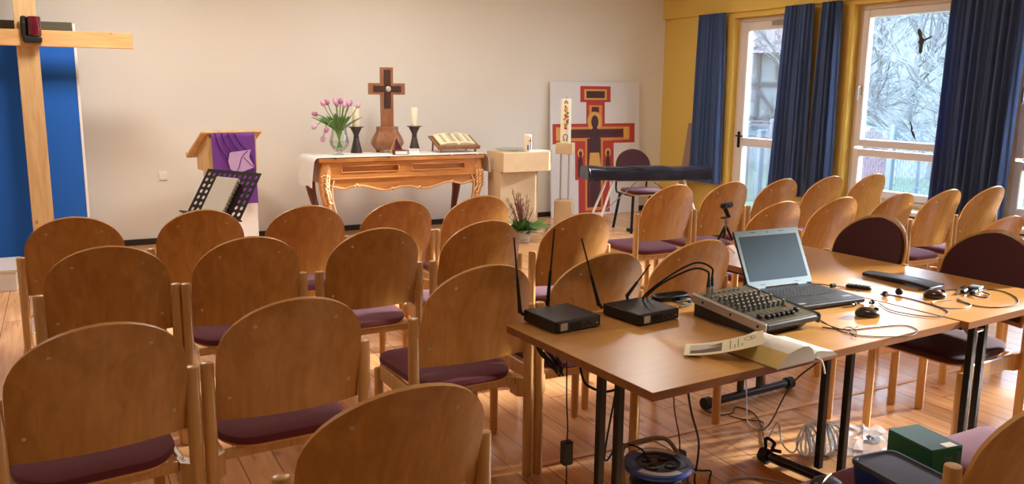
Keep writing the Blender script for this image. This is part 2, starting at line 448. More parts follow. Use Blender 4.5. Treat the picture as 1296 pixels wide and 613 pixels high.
# window wall with openings: (y0,y1,z0,z1)
ops = [(6.85, 7.86, .0, 2.45), (4.78, 6.13, .5, 2.47), (3.0, 4.44, .5, 2.47), (.9, 2.5, .5, 2.47)]
w = MB(); ys = YW
WX0, WX1 = XW, XW+.28
for (a, b, z0, z1) in ops:
    w.box(WX0, WX1, b, ys, 0, ZC)
    if z0 > 0: w.box(WX0, WX1, a, b, 0, z0)
    w.box(WX0, WX1, a, b, z1, ZC)
    ys = a
w.box(WX0, WX1, YB, ys, 0, ZC)
struct(w.build('wall_window_side', M['yellow'], smooth=0))
struct(MB().box(XW-.045, XW-.001, YB+.001, YW-.001, 2.513, ZC-.001).build('trim_1', M['yellow'], smooth=0))   # soffit over curtains
struct(MB().box(XL+.01, 6.6, 2.93, 2.962, .0003, .004).build('sun_streak', M['sunstreak'], smooth=0))  # pale strip on the boards in place of a sunlight streak

def window(n, a, b, z0, z1, zt, x=XW+.09, door=False):
    root = bpy.data.objects.new('%s_%d' % ('door' if door else 'window', n), None); COL.objects.link(root); root['kind'] = 'structure'
    g = .055; X0, X1 = x, x+.07
    fr = MB()
    fr.box(X0, X1, a, a+g, z0, z1, b=.006); fr.box(X0, X1, b-g, b, z0, z1, b=.006)
    fr.box(X0, X1, a+g, b-g, z1-g, z1, b=.006)
    if not door: fr.box(X0, X1, a+g, b-g, z0, z0+g, b=.006)
    fr.build('outer_frame', M['framewood'] if not door else M['framewood'], root)
    sx0, sx1 = x-.02, x+.055; s = .075
    def sash(name, c, d, e, h):
        m = MB(); m.box(sx0, sx1, c, c+s, e, h, b=.008); m.box(sx0, sx1, d-s, d, e, h, b=.008)
        m.box(sx0, sx1, c+s, d-s, e, e+s, b=.008); m.box(sx0, sx1, c+s, d-s, h-s, h, b=.008)
        o = m.build(name, M['frame'], root)
        MB().box(x+.015, x+.03, c+s-.004, d-s+.004, e+s-.004, h-s+.004).build('pane', M['glass'], o, smooth=0)
        return o
    c, d = a+g+.002, b-g-.002
    if door:
        m = MB(); s = .11
        m.box(sx0, sx1, c, c+s, z0+.02, z1-g-.002, b=.008); m.box(sx0, sx1, d-s, d, z0+.02, z1-g-.002, b=.008)
        for (e, h) in ((z0+.02, z0+.16), (zt-.05, zt+.05), (z1-g-.1, z1-g-.002)): m.box(sx0, sx1, c+s, d-s, e, h, b=.006)
        o = m.build('door_leaf', M['frame'], root)
        MB().box(x+.015, x+.03, c+s-.004, d-s+.004, z0+.156, zt-.046).build('lower_pane', M['glass'], o, smooth=0)
        MB().box(x+.015, x+.03, c+s-.004, d-s+.004, zt+.046, z1-g-.096).build('upper_pane', M['glass'], o, smooth=0)
        h = MB(); h.box(sx0-.008, sx0, d-.075, d-.03, .93, 1.12, b=.003); h.cyl((sx0-.008, d-.05, 1.07), (sx0-.05, d-.05, 1.07), .009); h.cyl((sx0-.05, d-.05, 1.07), (sx0-.05, d-.17, 1.07), .009)
        h.build('door_handle', M['blackmetal'], root)
        cl = MB(); cl.box(sx0-.035, sx0, 6.9, 7.3, z1-g-.06, z1-g-.01, b=.006); cl.build('door_closer', M['steel'], root)
    else:
        o1 = sash('upper_sash', c, d, zt+.015, z1-g-.002); o2 = sash('lower_sash', c, d, z0+g+.002, zt-.01)
        h = MB(); hz = zt+.58; h.box(sx0-.01, sx0, d-.055, d-.02, hz-.04, hz+.06, b=.003); h.cyl((sx0-.01, d-.037, hz+.03), (sx0-.04, d-.037, hz+.03), .008); h.box(sx0-.05, sx0-.036, d-.046, d-.028, hz-.1, hz+.04, b=.004)
        h.build('window_handle', M['chrome'], o1)
        sl = MB(); sl.box(XW-.16, x, a-.03, b+.03, z0-.045, z0-.005, b=.008); sl.build('window_sill', M['white'], root)
    return root
window(1, *ops[0], 1.0, door=True)
for i in range(1, 4): window(i, *ops[i], 1.04)

# bird stickers on the window panes
def bird(name, label, pts, y, z, sc):
    m = MB(); m.prism([(y-a*sc, z+b*sc) for a, b in pts][::-1], XW+.1025, XW+.1042, 'x'); o = m.build(name, M['birdb'], smooth=0); tag(o, label, 'window sticker')
bird('bird_silhouette_sticker', 'large dark bird of prey silhouette sticker high on the window pane', 
     [(-.5, 1.0), (-.3, 1.05), (-.1, .8), (0, .35), (.2, .18), (.85, .45), (.9, .32), (.25, .02), (.14, -.15), (.12, -.8), (-.02, -1.02), (-.2, -.9), (-.24, -.2), (-.42, -.08), (-.28, .12), (-.3, .35), (-.52, .75)], 5.41, 2.08, .115)
bird('bird_silhouette_sticker', 'small black bird silhouette sticker low on the window pane above the crossbar', [(-.55, 1), (-.3, .95), (.0, .3), (.05, .1), (-.25, -.1), (-.2, -.2), (.1, -.05), (.35, -.5), (.45, -1), (.3, -.95), (.0, -.4), (-.12, .0), (-.3, .55)], 5.42, 1.245, .085)

# curtains
def curtain(label, t0, t1, b0, b1, zb=.47, x=7.06, folds=7, seed=0, amp=.03):
    rnd = random.Random(seed); ph = [rnd.uniform(0, 6.3) for _ in range(3)]
    def fn(u, v):
        z = 2.512-v*(2.512-zb); k = v**.8
        y = (t0*(1-u)+t1*u)*(1-k)+(b0*(1-u)+b1*u)*k
        a = amp*(.7+.45*v)
        dx = a*math.sin(2*PI*folds*u+ph[0]+.5*math.sin(3*v+ph[1]))+.4*a*math.sin(2*PI*folds*2.3*u+ph[2]+v)
        return (x+max(-.052, min(.045, dx)), y, z)
    o = MB().sheet(fn, folds*14, 20, .004).build('curtain', M['curtain'], smooth=80)
    tag(o, label, 'curtain', 'blue curtains along the window wall')
curtain('dark blue curtain nearest the altar wall, left of the glass door', 7.92, 8.38, 7.88, 8.42, folds=6, seed=1)
curtain('dark blue curtain hanging over the right part of the glass door', 6.57, 6.95, 6.56, 7.04, folds=6, seed=2)
curtain('narrow dark blue curtain between the glass door and the big window', 6.22, 6.46, 6.19, 6.52, folds=4, seed=3)
curtain('wide dark blue curtain at the right edge, right of the big window', 4.3, 5.02, 4.34, 5.05, folds=9, seed=4)
# radiators
def radiator(y0, y1, label):
    t = thing('radiator', label, 'radiator', (7.08, (y0+y1)/2, .1), 0, 'radiators below the windows')
    h = (y1-y0)/2; m = MB()
    m.box(-.045, .05, -h, h, .0, .33, b=.01)
    m.build('radiator_body', M['white'], t)
    s = MB()
    for k in range(int((y1-y0)/.06)): s.box(-.052, -.043, -h+.02+k*.06, -h+.055+k*.06, .02, .31, b=.004)
    s.build('fins', M['white'], t)
    b = MB(); b.box(-.02, .02, -h+.1, -h+.13, -.1, .0); b.box(-.02, .02, h-.13, h-.1, -.1, .0); b.build('bracket', M['white'], t)
radiator(4.85, 6.05, 'white radiator under the big middle window behind the chairs')
radiator(3.1, 4.3, 'white radiator under the window at the right edge')

# wall socket
t = thing('wall_socket', 'white wall socket on the cream altar wall left of the lectern', 'socket', (.89, YW, .69))
MB().box(-.042, .042, -.012, -.0005, -.042, .042, b=.006).build('socket_plate', M['white'], t)
MB().lathe([(.026, 0), (.026, .003), (.021, .003), (.019, .0008), (.0005, .0008)], n=20, T=Matrix.Translation((0, -.012, 0)) @ Matrix.Rotation(PI/2, 4, 'X')).build('socket_ring', M['paper'], t)
sh = MB(); sh.cyl((-.008, -.0125, 0), (-.008, -.0145, 0), .003, n=8); sh.cyl((.008, -.0125, 0), (.008, -.0145, 0), .003, n=8); sh.build('contact', M['darkgrey'], t)

# ------------------------------------------------------------------ chairs
def superell(W, z0, zc, Hh, nz1=4, nz2=10, e=2.0):
    L = [(W, z0+(zc-z0)*k/nz1) for k in range(nz1)]
    for k in range(nz2+1):
        t = PI/2*k/nz2; L.append((max(.02*W, W*math.cos(t)**(2/e)), zc+Hh*math.sin(t)**(2/e)))
    return L

def backshell(m, W, z0, zc, Hh, th, lean, bow, y0, nu=14, mi=0, mie=1, inset=0, yoff=0, zref=.745):
    prof = superell(W, z0, zc, Hh); nv = len(prof)-1
    def fn(u, v):
        i = v*nv; a = int(min(nv-1, math.floor(i+1e-6))); fr = i-a
        wv = prof[a][0]*(1-fr)+prof[a+1][0]*fr; z = prof[a][1]*(1-fr)+prof[a+1][1]*fr
        x = (2*u-1)*wv
        y = y0-lean*max(0, (z-.55)/.39)**1.5-bow*(1-(x/.2275)**2)+yoff
        return (x, y, z)
    m.sheet(fn, nu, nv, th, mi=mi, mie=mie)

def pad(m, outline, z0, z1, dome=.012, T=None, mi=0):
    c = Vector((sum(p[0] for p in outline)/len(outline), sum(p[1] for p in outline)/len(outline), 0))
    def ring(s, z): return [(c.x+(p[0]-c.x)*s, c.y+(p[1]-c.y)*s, z) for p in outline]
    h = z1-z0
    m.rings([ring(.965, z0), ring(.995, z0+h*.2), ring(1, z0+h*.5), ring(.985, z0+h*.8), ring(.94, z1), ring(.7, z1+dome*.7), ring(.35, z1+dome), ring(.02, z1+dome)], T=T, mi=mi)

def rounded(poly, r, n=5):
    out = []; N = len(poly)
    for i in range(N):
        p0, p, p1 = Vector(poly[i-1]), Vector(poly[i]), Vector(poly[(i+1) % N])
        a = (p0-p).normalized(); b = (p1-p).normalized()
        rr = min(r, (p0-p).length*.45, (p1-p).length*.45)
        A = p+a*rr; B = p+b*rr
        for k in range(n+1):
            t = k/n; out.append(tuple(A*(1-t)**2+p*2*t*(1-t)+B*t*t))
    return out
SEAT = rounded([(-.15, .0), (.15, .0), (.21, .1), (.228, .44), (.185, .5), (-.185, .5), (-.228, .44), (-.21, .1)], .08, 5)
BACK = dict(W=.228, z0=.545, zc=.775, Hh=.168, lean=.118, bow=.042)
def backy(x, z, y0=.018): return y0-BACK['lean']*((z-.55)/.39)**1.5-BACK['bow']*(1-(x/.2275)**2)

def make_chair(label, padded=False):
    t = thing('wooden_chair', label, 'chair')
    m = MB(); backshell(m, .2215, .545, .768, .187, .011, .118, .042, .018)
    bk = m.build('backrest', [M['beech'], M['beechedge']], t)
    for (x, z) in ((-.12, .87), (.12, .87), (-.185, .62), (.185, .62)):
        s = MB(); y = backy(x, z)-.0055
        s.lathe([(.007, 0), (.006, .002), (.003, .0032)], n=10, T=Matrix.Translation((x, y, z)) @ Matrix.Rotation(PI/2, 4, 'X'))
        s.build('screw', M['screw'], bk)
    if padded:
        m = MB(); backshell(m, .206, .57, .768, .170, .02, .118, .042, .018, yoff=.0165, mie=0); m.build('back_cushion', M['maroondk'], t)
    for sx in (-1, 1):
        m = MB(); r = .0205
        m.lathe([(r*.9, 0), (r, .006), (r, .737), (r*.93, .743), (r*.75, .745)], (sx*.243, 0, 0), 16)
        m.build('rear_leg', M['beechleg'], t)
        m = MB(); r = .019
        m.lathe([(r*.8, 0), (r*.95, .01), (r, .25), (r, .405), (r*.9, .408)], (sx*.22, .455, 0), 14)
        m.build('front_leg', M['beechleg'], t)
    m = MB()
    for sx in (-1, 1):
        m.box(-.011, .011, .018, .44, -.035, .035, b=.005, T=Matrix.Translation((sx*.212, 0, .395)) @ Matrix.Rotation(R(-sx*.0), 4, 'Z'))
        # block joining rail to rear post
        m.prism([(sx*.229, -.012), (sx*.229, .05), (sx*.2, .075), (sx*.2, .018)][::sx], .35, .43, 'z')
    m.box(-.2, .2, .03, .046, .395, .43, b=.004)
    m.build('seat_frame', M['beechleg'], t)
    m = MB(); m.rings([[(x*.95, y*.95+.01, .43) for x, y in SEAT], [(x*.95, y*.95+.01, .4375) for x, y in SEAT]]); m.build('seat_board', M['beechedge'], t)
    m = MB(); pad(m, SEAT, .438, .472, .006); m.build('seat_cushion', M['maroondk' if padded else 'maroon'], t)
    return t
proto = [None, None]
def chair(label, x, y, rz=0, group=None, padded=False, sx=1.0):
    k = int(padded)
    if proto[k] is None: proto[k] = make_chair(label, padded); c = proto[k]
    else: c = copytree(proto[k])
    c.location = (x, y, 0); c.rotation_euler = (0, 0, R(rz)); c['label'] = label
    c.scale.x = sx
    if group: c['group'] = group
    return c
G = 'wooden chairs in rows facing the altar'
ords = ['leftmost', 'second from the left', 'middle', 'fourth from the left', 'rightmost']
LA = ['leftmost wooden chair in the row nearest the altar, in front of the blue board',
      'wooden chair in the row nearest the altar, directly in front of the music stand',
      'wooden chair in the row nearest the altar, between music stand and altar table',
      'wooden chair nearest the altar, in front of the middle of the altar table',
      'wooden chair nearest the altar, in front of the right end of the altar table']
for i, (x, y, r) in enumerate([(.03, 4.77, -2), (.63, 4.78, 2), (1.18, 4.72, 0), (1.72, 4.72, 1), (2.25, 4.73, 0)]): chair(LA[i], x, y, r, G, sx=1.02)
LB = ['leftmost wooden chair of the second row from the altar', 'wooden chair second from the left in the second row from the altar',
      'wooden chair third from the left in the second row from the altar', 'wooden chair fourth from the left in the second row, left of the aisle seat',
      'wooden chair at the aisle end of the second row, below the potted plant']
for i, (x, y, r) in enumerate([(.135, 3.865, -1), (.695, 3.85, 1.5), (1.28, 3.845, 1.5), (1.85, 3.845, 0), (2.43, 3.865, 0)]): chair(LB[i], x, y, r, G, sx=[1.08, 1.06, 1.04, 1, .99][i])
LC = ['large wooden chair cut by the left edge of the photo, third row', 'wooden chair second from the left in the third row',
      'wooden chair left of the table corner with the antennas', 'wooden chair whose backrest rises just behind the two black receivers',
      'dark wooden chair back behind the mixer cables at the left end of the far table']
for i, (x, y, r) in enumerate([(.045, 2.63, 7), (.61, 2.69, 2), (1.375, 2.885, 1), (1.925, 2.89, 0), (2.475, 2.96, 0)]): chair(LC[i], x, y, r, G, sx=[1.08, 1.06, 1.04, 1.02, 1][i])
chair('nearest wooden chair in the bottom middle, only its rounded back and post showing', .635, 1.80, 3, G, sx=1.06)
RA = ['wooden chair first right of the aisle, in front of the keyboard', 'wooden chair behind the small webcam tripod, row nearest the altar',
      'wooden chair third of the right block nearest the altar, below the glass door', 'wooden chair fourth of the right block nearest the altar, below the narrow curtain',
      'wooden chair last in the right block nearest the altar, below the big window']
for i, x in enumerate([3.77, 4.285, 4.80, 5.305, 5.80]): chair(RA[i], x, 4.755, 0, G, sx=[.98, .96, .94, .93, .93][i])
RB = ['wooden chair directly behind the open laptop lid, second row', 'wooden chair second right of the laptop, left of the maroon padded chair back',
      'wooden chair in the second row just right of the left padded chair back, partly hidden', 'wooden chair in the second row between the two maroon padded chairs, seat visible',
      'wooden chair at the window end of the second row, in front of the wide curtain']
for i, x in enumerate([3.80, 4.31, 4.86, 5.355, 5.85]): chair(RB[i], x, 3.785, 0, G, sx=[.97, .95, .94, .93, .93][i])
chair('wooden chair back peeking out behind the right maroon padded chair', 4.50, 2.84, 0, G)
chair('wooden chair at the far right edge behind the padded chair, only a corner showing', 5.02, 2.84, 0, G)
chair('nearest wooden chair at the bottom right corner, boxes lying on its maroon seat', 2.03, 1.15, 2, G)
chair('chair mostly hidden by the bottom right chair back, only its pinkish seat showing', 2.575, 1.17, 1, G)
GU = 'maroon padded chairs at the table'
chair('padded wooden chair with dark maroon back, the left one at the far table', 3.72, 3.0, 92, GU, True)
chair('padded wooden chair with dark maroon back, the right one at the far table', 3.82, 2.41, 93, GU, True)

# chair with black legs behind keyboard
t = thing('stacking_chair', 'maroon padded chair with black tube legs behind the keyboard', 'chair', (5.9, 8.05, 0), 172)
m = MB(); backshell(m, .225, .55, .72, .2, .011, .05, .02, 0); m.build('back_shell', [M['beech'], M['beechedge']], t)
m = MB(); backshell(m, .22, .60, .72, .195, .03, .05, .02, 0, yoff=.02, mie=0); m.build('back_cushion', M['maroondk'], t)
m = MB(); pad(m, SEAT, .445, .475, .008); m.build('seat_cushion', M['maroon'], t)
m = MB(); m.rings([[(x*1.02, y*1.02, .432) for x, y in SEAT], [(x*1.03, y*1.03-.005, .445) for x, y in SEAT]]); m.build('seat_shell', M['beechedge'], t)
m = MB()
for sx in (-1, 1): m.tube([(sx*.2, .4, .42), (sx*.2, .1, .42), (sx*.2, -.02, .44), (sx*.2, -.02, .6)], .012, smooth=4)
m.tube([(-.2, .3, .42), (.2, .3, .42)], .012, smooth=0); m.build('under_frame', M['blackmetal'], t)
for sx in (-1, 1):
    for yy, dy in ((.4, .03), (.08, -.1)):
        m = MB(); m.tube([(sx*.2, yy, .42), (sx*.225, yy+dy, 0.0)], .017, smooth=0); m.build('leg', M['blackmetal'], t)

# ------------------------------------------------------------------ tables
def table(label, x, y, rz, Lx, Ly, legs, foot, cat='table'):
    t = thing('folding_table', label, cat, (x, y, 0), rz, 'folding tables with the sound equipment')
    inv = (Matrix.Translation((x, y, 0)) @ Matrix.Rotation(R(rz), 4, 'Z')).inverted()
    top = MB(); top.box(0, Lx, 0, Ly, .712, .74, b=.0025); top.box(0, Lx, 0, Ly, .712, .74)
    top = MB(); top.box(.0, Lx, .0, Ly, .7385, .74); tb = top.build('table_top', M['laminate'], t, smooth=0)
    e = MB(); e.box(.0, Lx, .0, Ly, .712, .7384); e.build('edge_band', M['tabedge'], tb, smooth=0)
    fr = MB(); k = .06
    for (a, b, c, d) in ((k, Lx-k, k, k+.02), (k, Lx-k, Ly-k-.02, Ly-k), (k, k+.02, k+.02, Ly-k-.02), (Lx-k-.02, Lx-k, k+.02, Ly-k-.02)):
        fr.box(a, b, c, d, .685, .7118)
    fr.build('under_frame', M['blackmetal'], t, smooth=0)
    for i, (p, q, fa, fb) in enumerate(legs):
        P = [inv @ Vector((*w_, 0)) for w_ in (p, q, fa, fb)]
        lg = MB()
        for c in P[:2]: lg.box(c.x-.014, c.x+.014, c.y-.014, c.y+.014, .05, .71, b=.003)
        o = lg.build('leg_pair', M['blackmetal'], t)
        a, b = P[2], P[3]
        ft = MB(); ft.cyl((a.x, a.y, .032), (b.x, b.y, .032), .022, n=14); ft.build('foot_bar', M['navymetal'], o)
        d = (b-a).normalized()
        for c, s in ((a, -1), (b, 1)):
            cp_ = MB(); cp_.cyl((c.x-s*d.x*.03, c.y-s*d.y*.03, .032), (c.x+s*d.x*.012, c.y+s*d.y*.012, .032), .031, n=14)
            cp_.build('rubber_cap', M['blackmatte'], o)
        br = MB(); c0, c1 = P[0], P[1]; br.cyl((c0.x, c0.y, .625), (c1.x, c1.y, .625), .012, n=12)
        br.build('chrome_spacer', M['chrome'], o)
        pl = MB(); mid = (c0+c1)/2; dd = (c1-c0).normalized()
        for c in (c0, c1):
            n_ = Vector((-dd.y, dd.x, 0))*(1 if i == 0 else -1)
            if n_.dot(Vector((Lx/2, Ly/2, 0))-c) < 0: n_ = -n_
            A = c+n_*.014; B = c+n_*.13
            vs = [(A.x, A.y, .70), (B.x, B.y, .70), (A.x, A.y, .60)]
            o_ = dd*.003
            vs = [(v[0]-o_.x, v[1]-o_.y, v[2]) for v in vs]+[(v[0]+o_.x, v[1]+o_.y, v[2]) for v in vs]
            pl.add(vs, [(0, 1, 2), (5, 4, 3), (0, 3, 4, 1), (1, 4, 5, 2), (2, 5, 3, 0)])
        pl.build('hinge_plate', M['steel'], o, smooth=0)
    return t
table('folding table in front with mixer, receivers and laptop on it', 1.455, 1.85, 3.7, 1.54, .81,
      [((1.60, 2.32), (1.605, 2.22), (1.59, 2.56), (1.62, 1.98)), ((2.70, 2.31), (2.705, 2.20), (2.62, 2.54), (2.71, 2.0))], None)
table('folding table set crosswise on the right with the webcam tripod at its far end', 3.012, 1.925, 4.3, .77, 1.61,
      [((3.30, 2.09), (3.38, 2.095), (3.04, 2.07), (3.66, 2.11)), ((3.05, 3.15), (3.19, 3.158), (2.80, 3.13), (3.43, 3.17))], None)

# ------------------------------------------------------------------ wireless receivers
def receiver(label, x, y, rz, ants, mx=False):
    t = thing('wireless_receiver', label, 'receiver', (x, y, .74), rz, 'black wireless receivers')
    w_, d_, h_ = .205, .205, .045
    MB().box(0, w_, 0, d_, .003, h_, b=.003).build('housing', M['black'], t)
    MB().box(.012, w_-.012, -.003, 0.0005, .006, h_-.003, b=.001).build('front_panel', M['darkgrey'], t)
    MB().box(.02, .05, -.005, -.003, .01, h_-.008).build('silver_sticker', M['sticker'], t, smooth=0)
    MB().box(.06, .115, -.0038, -.003, .012, h_-.01).build('display', M['black'], t, smooth=0)
    k = MB()
    for i in range(3): k.cyl((.128+i*.014, -.003, .02+.008*(i % 2)), (.128+i*.014, -.006, .02+.008*(i % 2)), .004, n=8)
    k.build('button', M['black'], t)
    MB().cyl((.185, -.003, .02), (.185, -.0055, .02), .0022, n=8).build('indicator_light', M['white'], t)
    ft = MB()
    for a in (.02, w_-.02):
        for b in (.02, d_-.02): ft.cyl((a, b, 0), (a, b, .004), .008, n=8)
    ft.build('rubber_feet', M['blackmatte'], t)
    inv = (Matrix.Translation((x, y, .74)) @ Matrix.Rotation(R(rz), 4, 'Z')).inverted()
    for a, b in ants:
        A = inv @ Vector(a); B = inv @ Vector(b); d = (B-A)
        m = MB()
        m.cyl(A, A+d*.08, .008, .008, 10); m.cyl(A+d*.08, A+d*.46, .0075, .0055, 10); m.cyl(A+d*.46, B, .0035, .003, 8); m.cyl(B-d*.01, B+d*.005, .0042, n=8)
        base = Vector((min(max(A.x, .0), w_), min(A.y, d_+.002), .025))
        m.cyl(base, A+d*.03, .006, .007, 10)
        m.build('antenna', M['blackmatte'], t)
receiver('black wireless receiver at the table corner with two upright antennas', 1.502, 2.475, 5, [((1.47, 2.68, .775), (1.43, 2.66, 1.065)), ((1.60, 2.70, .785), (1.60, 2.66, 1.085))])
receiver('black wireless receiver in the middle with splayed antennas, next to the cable loop', 1.832, 2.425, 7, [((1.80, 2.645, .775), (1.69, 2.61, 1.05)), ((1.94, 2.66, .79), (2.05, 2.66, .91))])

# ------------------------------------------------------------------ mixer
t = thing('mixing_desk', 'small audio mixing desk with silver side cheeks and rows of knobs', 'mixer', (2.134, 2.11, .74), 4.6)
Lm, Wm = .35, .29
sl = math.atan2(.036, Lm)
body = MB(); body.prism([(.03, .0), (Lm, 0.0), (Lm, .08), (.0, .044), (.0, .03)], .012, Wm-.045, 'x'); body.build('base', M['mixdark'], t, smooth=0)
TM = Matrix.Translation((0, 0, .050)) @ Matrix.Rotation(sl, 4, 'X')
fc = MB(); fc.box(.008, Wm+.0, .0, Lm, -.006, .004, T=TM, b=.001); face = fc.build('control_panel', M['mixface'], t)
nb = MB(); nb.box(.008, Wm, -.012, .0, -.022, .003, T=TM, b=.005); nb.build('front_lip', M['mixdark'], t)
for x0 in (-.006, Wm-.004):
    s_ = MB(); s_.box(x0, x0+.014, -.014, Lm+.005, -.03, .008, T=TM, b=.005); ck = s_.build('side_cheek', M['silver'] if x0 < 0 else M['mixdark'], t)
    sc = MB()
    for yy in (.02, .15, .29): sc.lathe([(.005, 0), (.005, .0012), (.003, .002)], n=10, T=TM @ Matrix.Translation((x0 if x0 < 0 else x0+.014, yy, -.011)) @ Matrix.Rotation(-PI/2 if x0 < 0 else PI/2, 4, 'Y'))
    sc.build('cheek_screw', M['blackmetal'], ck)
cols = [.03+.0265*i for i in range(9)]
for j, yy in enumerate([.12, .15, .18, .21, .24]):
    for i, xx in enumerate(cols):
        if i > 6 and j in (1, 3): continue
        k = MB(); k.lathe([(.0085, 0), (.0075, .005), (.0055, .019), (.005, .021)], n=10, T=TM @ Matrix.Translation((xx, yy, .004)))
        k.lathe([(.0046, .021), (.0044, .0228)], n=8, T=TM @ Matrix.Translation((xx, yy, .004)), mi=1)
        k.build('rotary_knob', [M['knob'], M['knobw']], t)
for i, xx in enumerate([.032, .058, .084, .11, .136, .162, .188, .23]):
    k = MB(); yy = .035 if i not in (0, 7) else .05
    k.box(xx-.007, xx+.007, yy-.010, yy+.010, .004, .019, T=TM, b=.003); k.build('fader_cap', M['black'], t)
sl_ = MB()
for xx in [.032, .058, .084, .11, .136, .162, .188, .23]: sl_.box(xx-.0012, xx+.0012, .02, .095, .0041, .0046, T=TM)
sl_.build('fader_slots', M['blackmatte'], face, smooth=0)
jk = MB()
for i in range(8):
    for yy in (.285, .32): jk.lathe([(.008, 0), (.008, .004), (.005, .004), (.005, .001)], n=10, T=TM @ Matrix.Translation((cols[i], yy, .004)))
jk.build('jack_sockets', M['steel'], t)
rb = MB(); rb.lathe([(.006, 0), (.005, .006)], n=10, T=TM @ Matrix.Translation((.235, .105, .004))); rb.build('red_knob', M['redled'], t)
# plugs standing in the sockets, with cables
t = thing('audio_cable', 'pair of black audio cables arching from the mixer sockets onto the table', 'cable', (2.09, 2.42, .84))
def W2L(o, pts):
    bpy.context.view_layer.update(); inv = o.matrix_world.inverted(); return [inv @ Vector(p) for p in pts]
for (px, py) in ((2.135, 2.405), (2.16, 2.415)):
    P = W2L(t, [(px, py, .832), (px, py, .865), (px, py, .905)])
    m = MB(); m.cyl(P[0], P[1], .0085, n=12, mi=1); m.cyl(P[1], P[2], .0085, .005, 12, mi=0); m.build('jack_plug', [M['black'], M['steel']], t)
m = MB(); m.tube(W2L(t, [(2.16, 2.415, .9), (2.158, 2.42, .935), (2.11, 2.46, .95), (2.03, 2.52, .89), (1.98, 2.6, .80), (2.08, 2.68, .752), (2.19, 2.68, .748), (2.22, 2.6, .748), (2.13, 2.56, .75)]), .004)
m.tube(W2L(t, [(2.135, 2.405, .9), (2.13, 2.41, .925), (2.09, 2.45, .93), (2.03, 2.55, .86), (2.02, 2.64, .78), (2.12, 2.70, .756), (2.24, 2.69, .758), (2.24, 2.62, .756), (2.14, 2.60, .76)]), .004)
m.build('cable_run', M['blackmatte'], t)
t = thing('coiled_cable', 'bundle of coiled black and silver cable between the receivers and mixer', 'cable', (2.16, 2.69, .742))
m = MB()
for k in range(7):
    a = .05+.006*k; b = .022+.003*k
    m.tube([(a*math.cos(s_)+.004*k, b*math.sin(s_), .005+.003*k+.002*math.sin(3*s_)) for s_ in [2*PI*i/14 for i in range(15)]], .0035, n=6, smooth=2)
m.build('cable_loops', M['blackmatte'], t)
m = MB()
for dx in (.07, .082, .09): m.tube([(dx+.012*math.cos(s_), .018*math.sin(s_)-.02, .008+.004*math.sin(s_)) for s_ in [2*PI*i/10 for i in range(11)]], .0035, n=6, smooth=2)
m.build('silver_end', M['greycable'], t)

# ------------------------------------------------------------------ laptop
t = thing('laptop', 'open laptop with silver framed screen standing on the front table', 'laptop', (2.526, 2.315, .74), -2.2)
Lw, Ld = .366, .30
b_ = MB(); b_.box(0, Lw, 0, Ld, .004, .026, b=.006); b_.build('base', M['black'], t)
dk = MB(); dk.box(.004, Lw-.004, .004, Ld-.012, .026, .0268, b=.0003); dk.build('keyboard_deck', M['deckgrey'], t)
kb = MB()
for r_ in range(6):
    for c_ in range(17):
        kb.box(.022+c_*.0187, .022+c_*.0187+.0155, .125+r_*.0205, .125+r_*.0205+.0165, .0268, .0292, b=.0012)
kb.build('keys', M['keys'], t)
tp = MB(); tp.box(.12, .21, .03, .095, .0268, .0273); tp.build('touchpad', M['darkgrey'], t, smooth=0)
st = MB(); st.box(.29, .335, .045, .06, .0268, .0273); st.box(.02, .055, .015, .03, .0268, .0273); st.build('silver_stickers', M['silver'], t, smooth=0)
TL = Matrix.Translation((0, Ld-.006, .028)) @ Matrix.Rotation(R(-27), 4, 'X')
ld = MB(); ld.box(0, Lw, 0, .012, 0, .262, b=.005, T=TL); lid = ld.build('lid', M['black'], t)
bz = MB(); bz.box(.002, Lw-.002, -.0025, .0002, .003, .259, b=.001, T=TL); bz.build('screen_bezel', M['bezel'], lid)
sc = MB(); sc.box(.02, Lw-.02, -.0034, -.002, .032, .232, T=TL); sc.build('screen', M['screen'], lid, smooth=0)
wc = MB(); wc.cyl(TL @ Vector((Lw/2, -.0025, .246)), TL @ Vector((Lw/2, -.0034, .246)), .003, n=10)
for xx in (.09, .25): wc.box(xx, xx+.028, -.0032, -.002, .247, .249, T=TL)
for xx in (.07, .26): wc.box(xx, xx+.028, -.0032, -.002, .013, .0145, T=TL)
wc.build('webcam_and_slots', M['black'], lid)
for xx in (.04, Lw-.09): hg = MB(); hg.cyl((xx, Ld-.006, .026), (xx+.05, Ld-.006, .026), .007, n=10); hg.build('hinge', M['bezel'], t)
ft = MB()
for a in (.03, Lw-.03):
    for b2 in (.03, Ld-.03): ft.cyl((a, b2, 0), (a, b2, .005), .008, n=8)
ft.build('rubber_feet', M['blackmatte'], t)
t = thing('usb_plug', 'small black plug on a thin cable at the laptop hinge side', 'cable', (2.99, 2.56, .741))
MB().box(-.012, .018, -.008, .008, .001, .018, b=.003).build('plug_body', M['blackmatte'], t)
m = MB(); m.tube([(-.01, 0, .01), (-.03, .03, .012), (-.04, .07, .008), (-.03, .13, .006), (0, .16, .005)], .0025, n=6); m.tube([(.015, 0, .008), (.04, -.03, .005), (.05, -.07, .004), (.03, -.12, .004)], .002, n=6); m.build('plug_cable', M['redcable'], t)

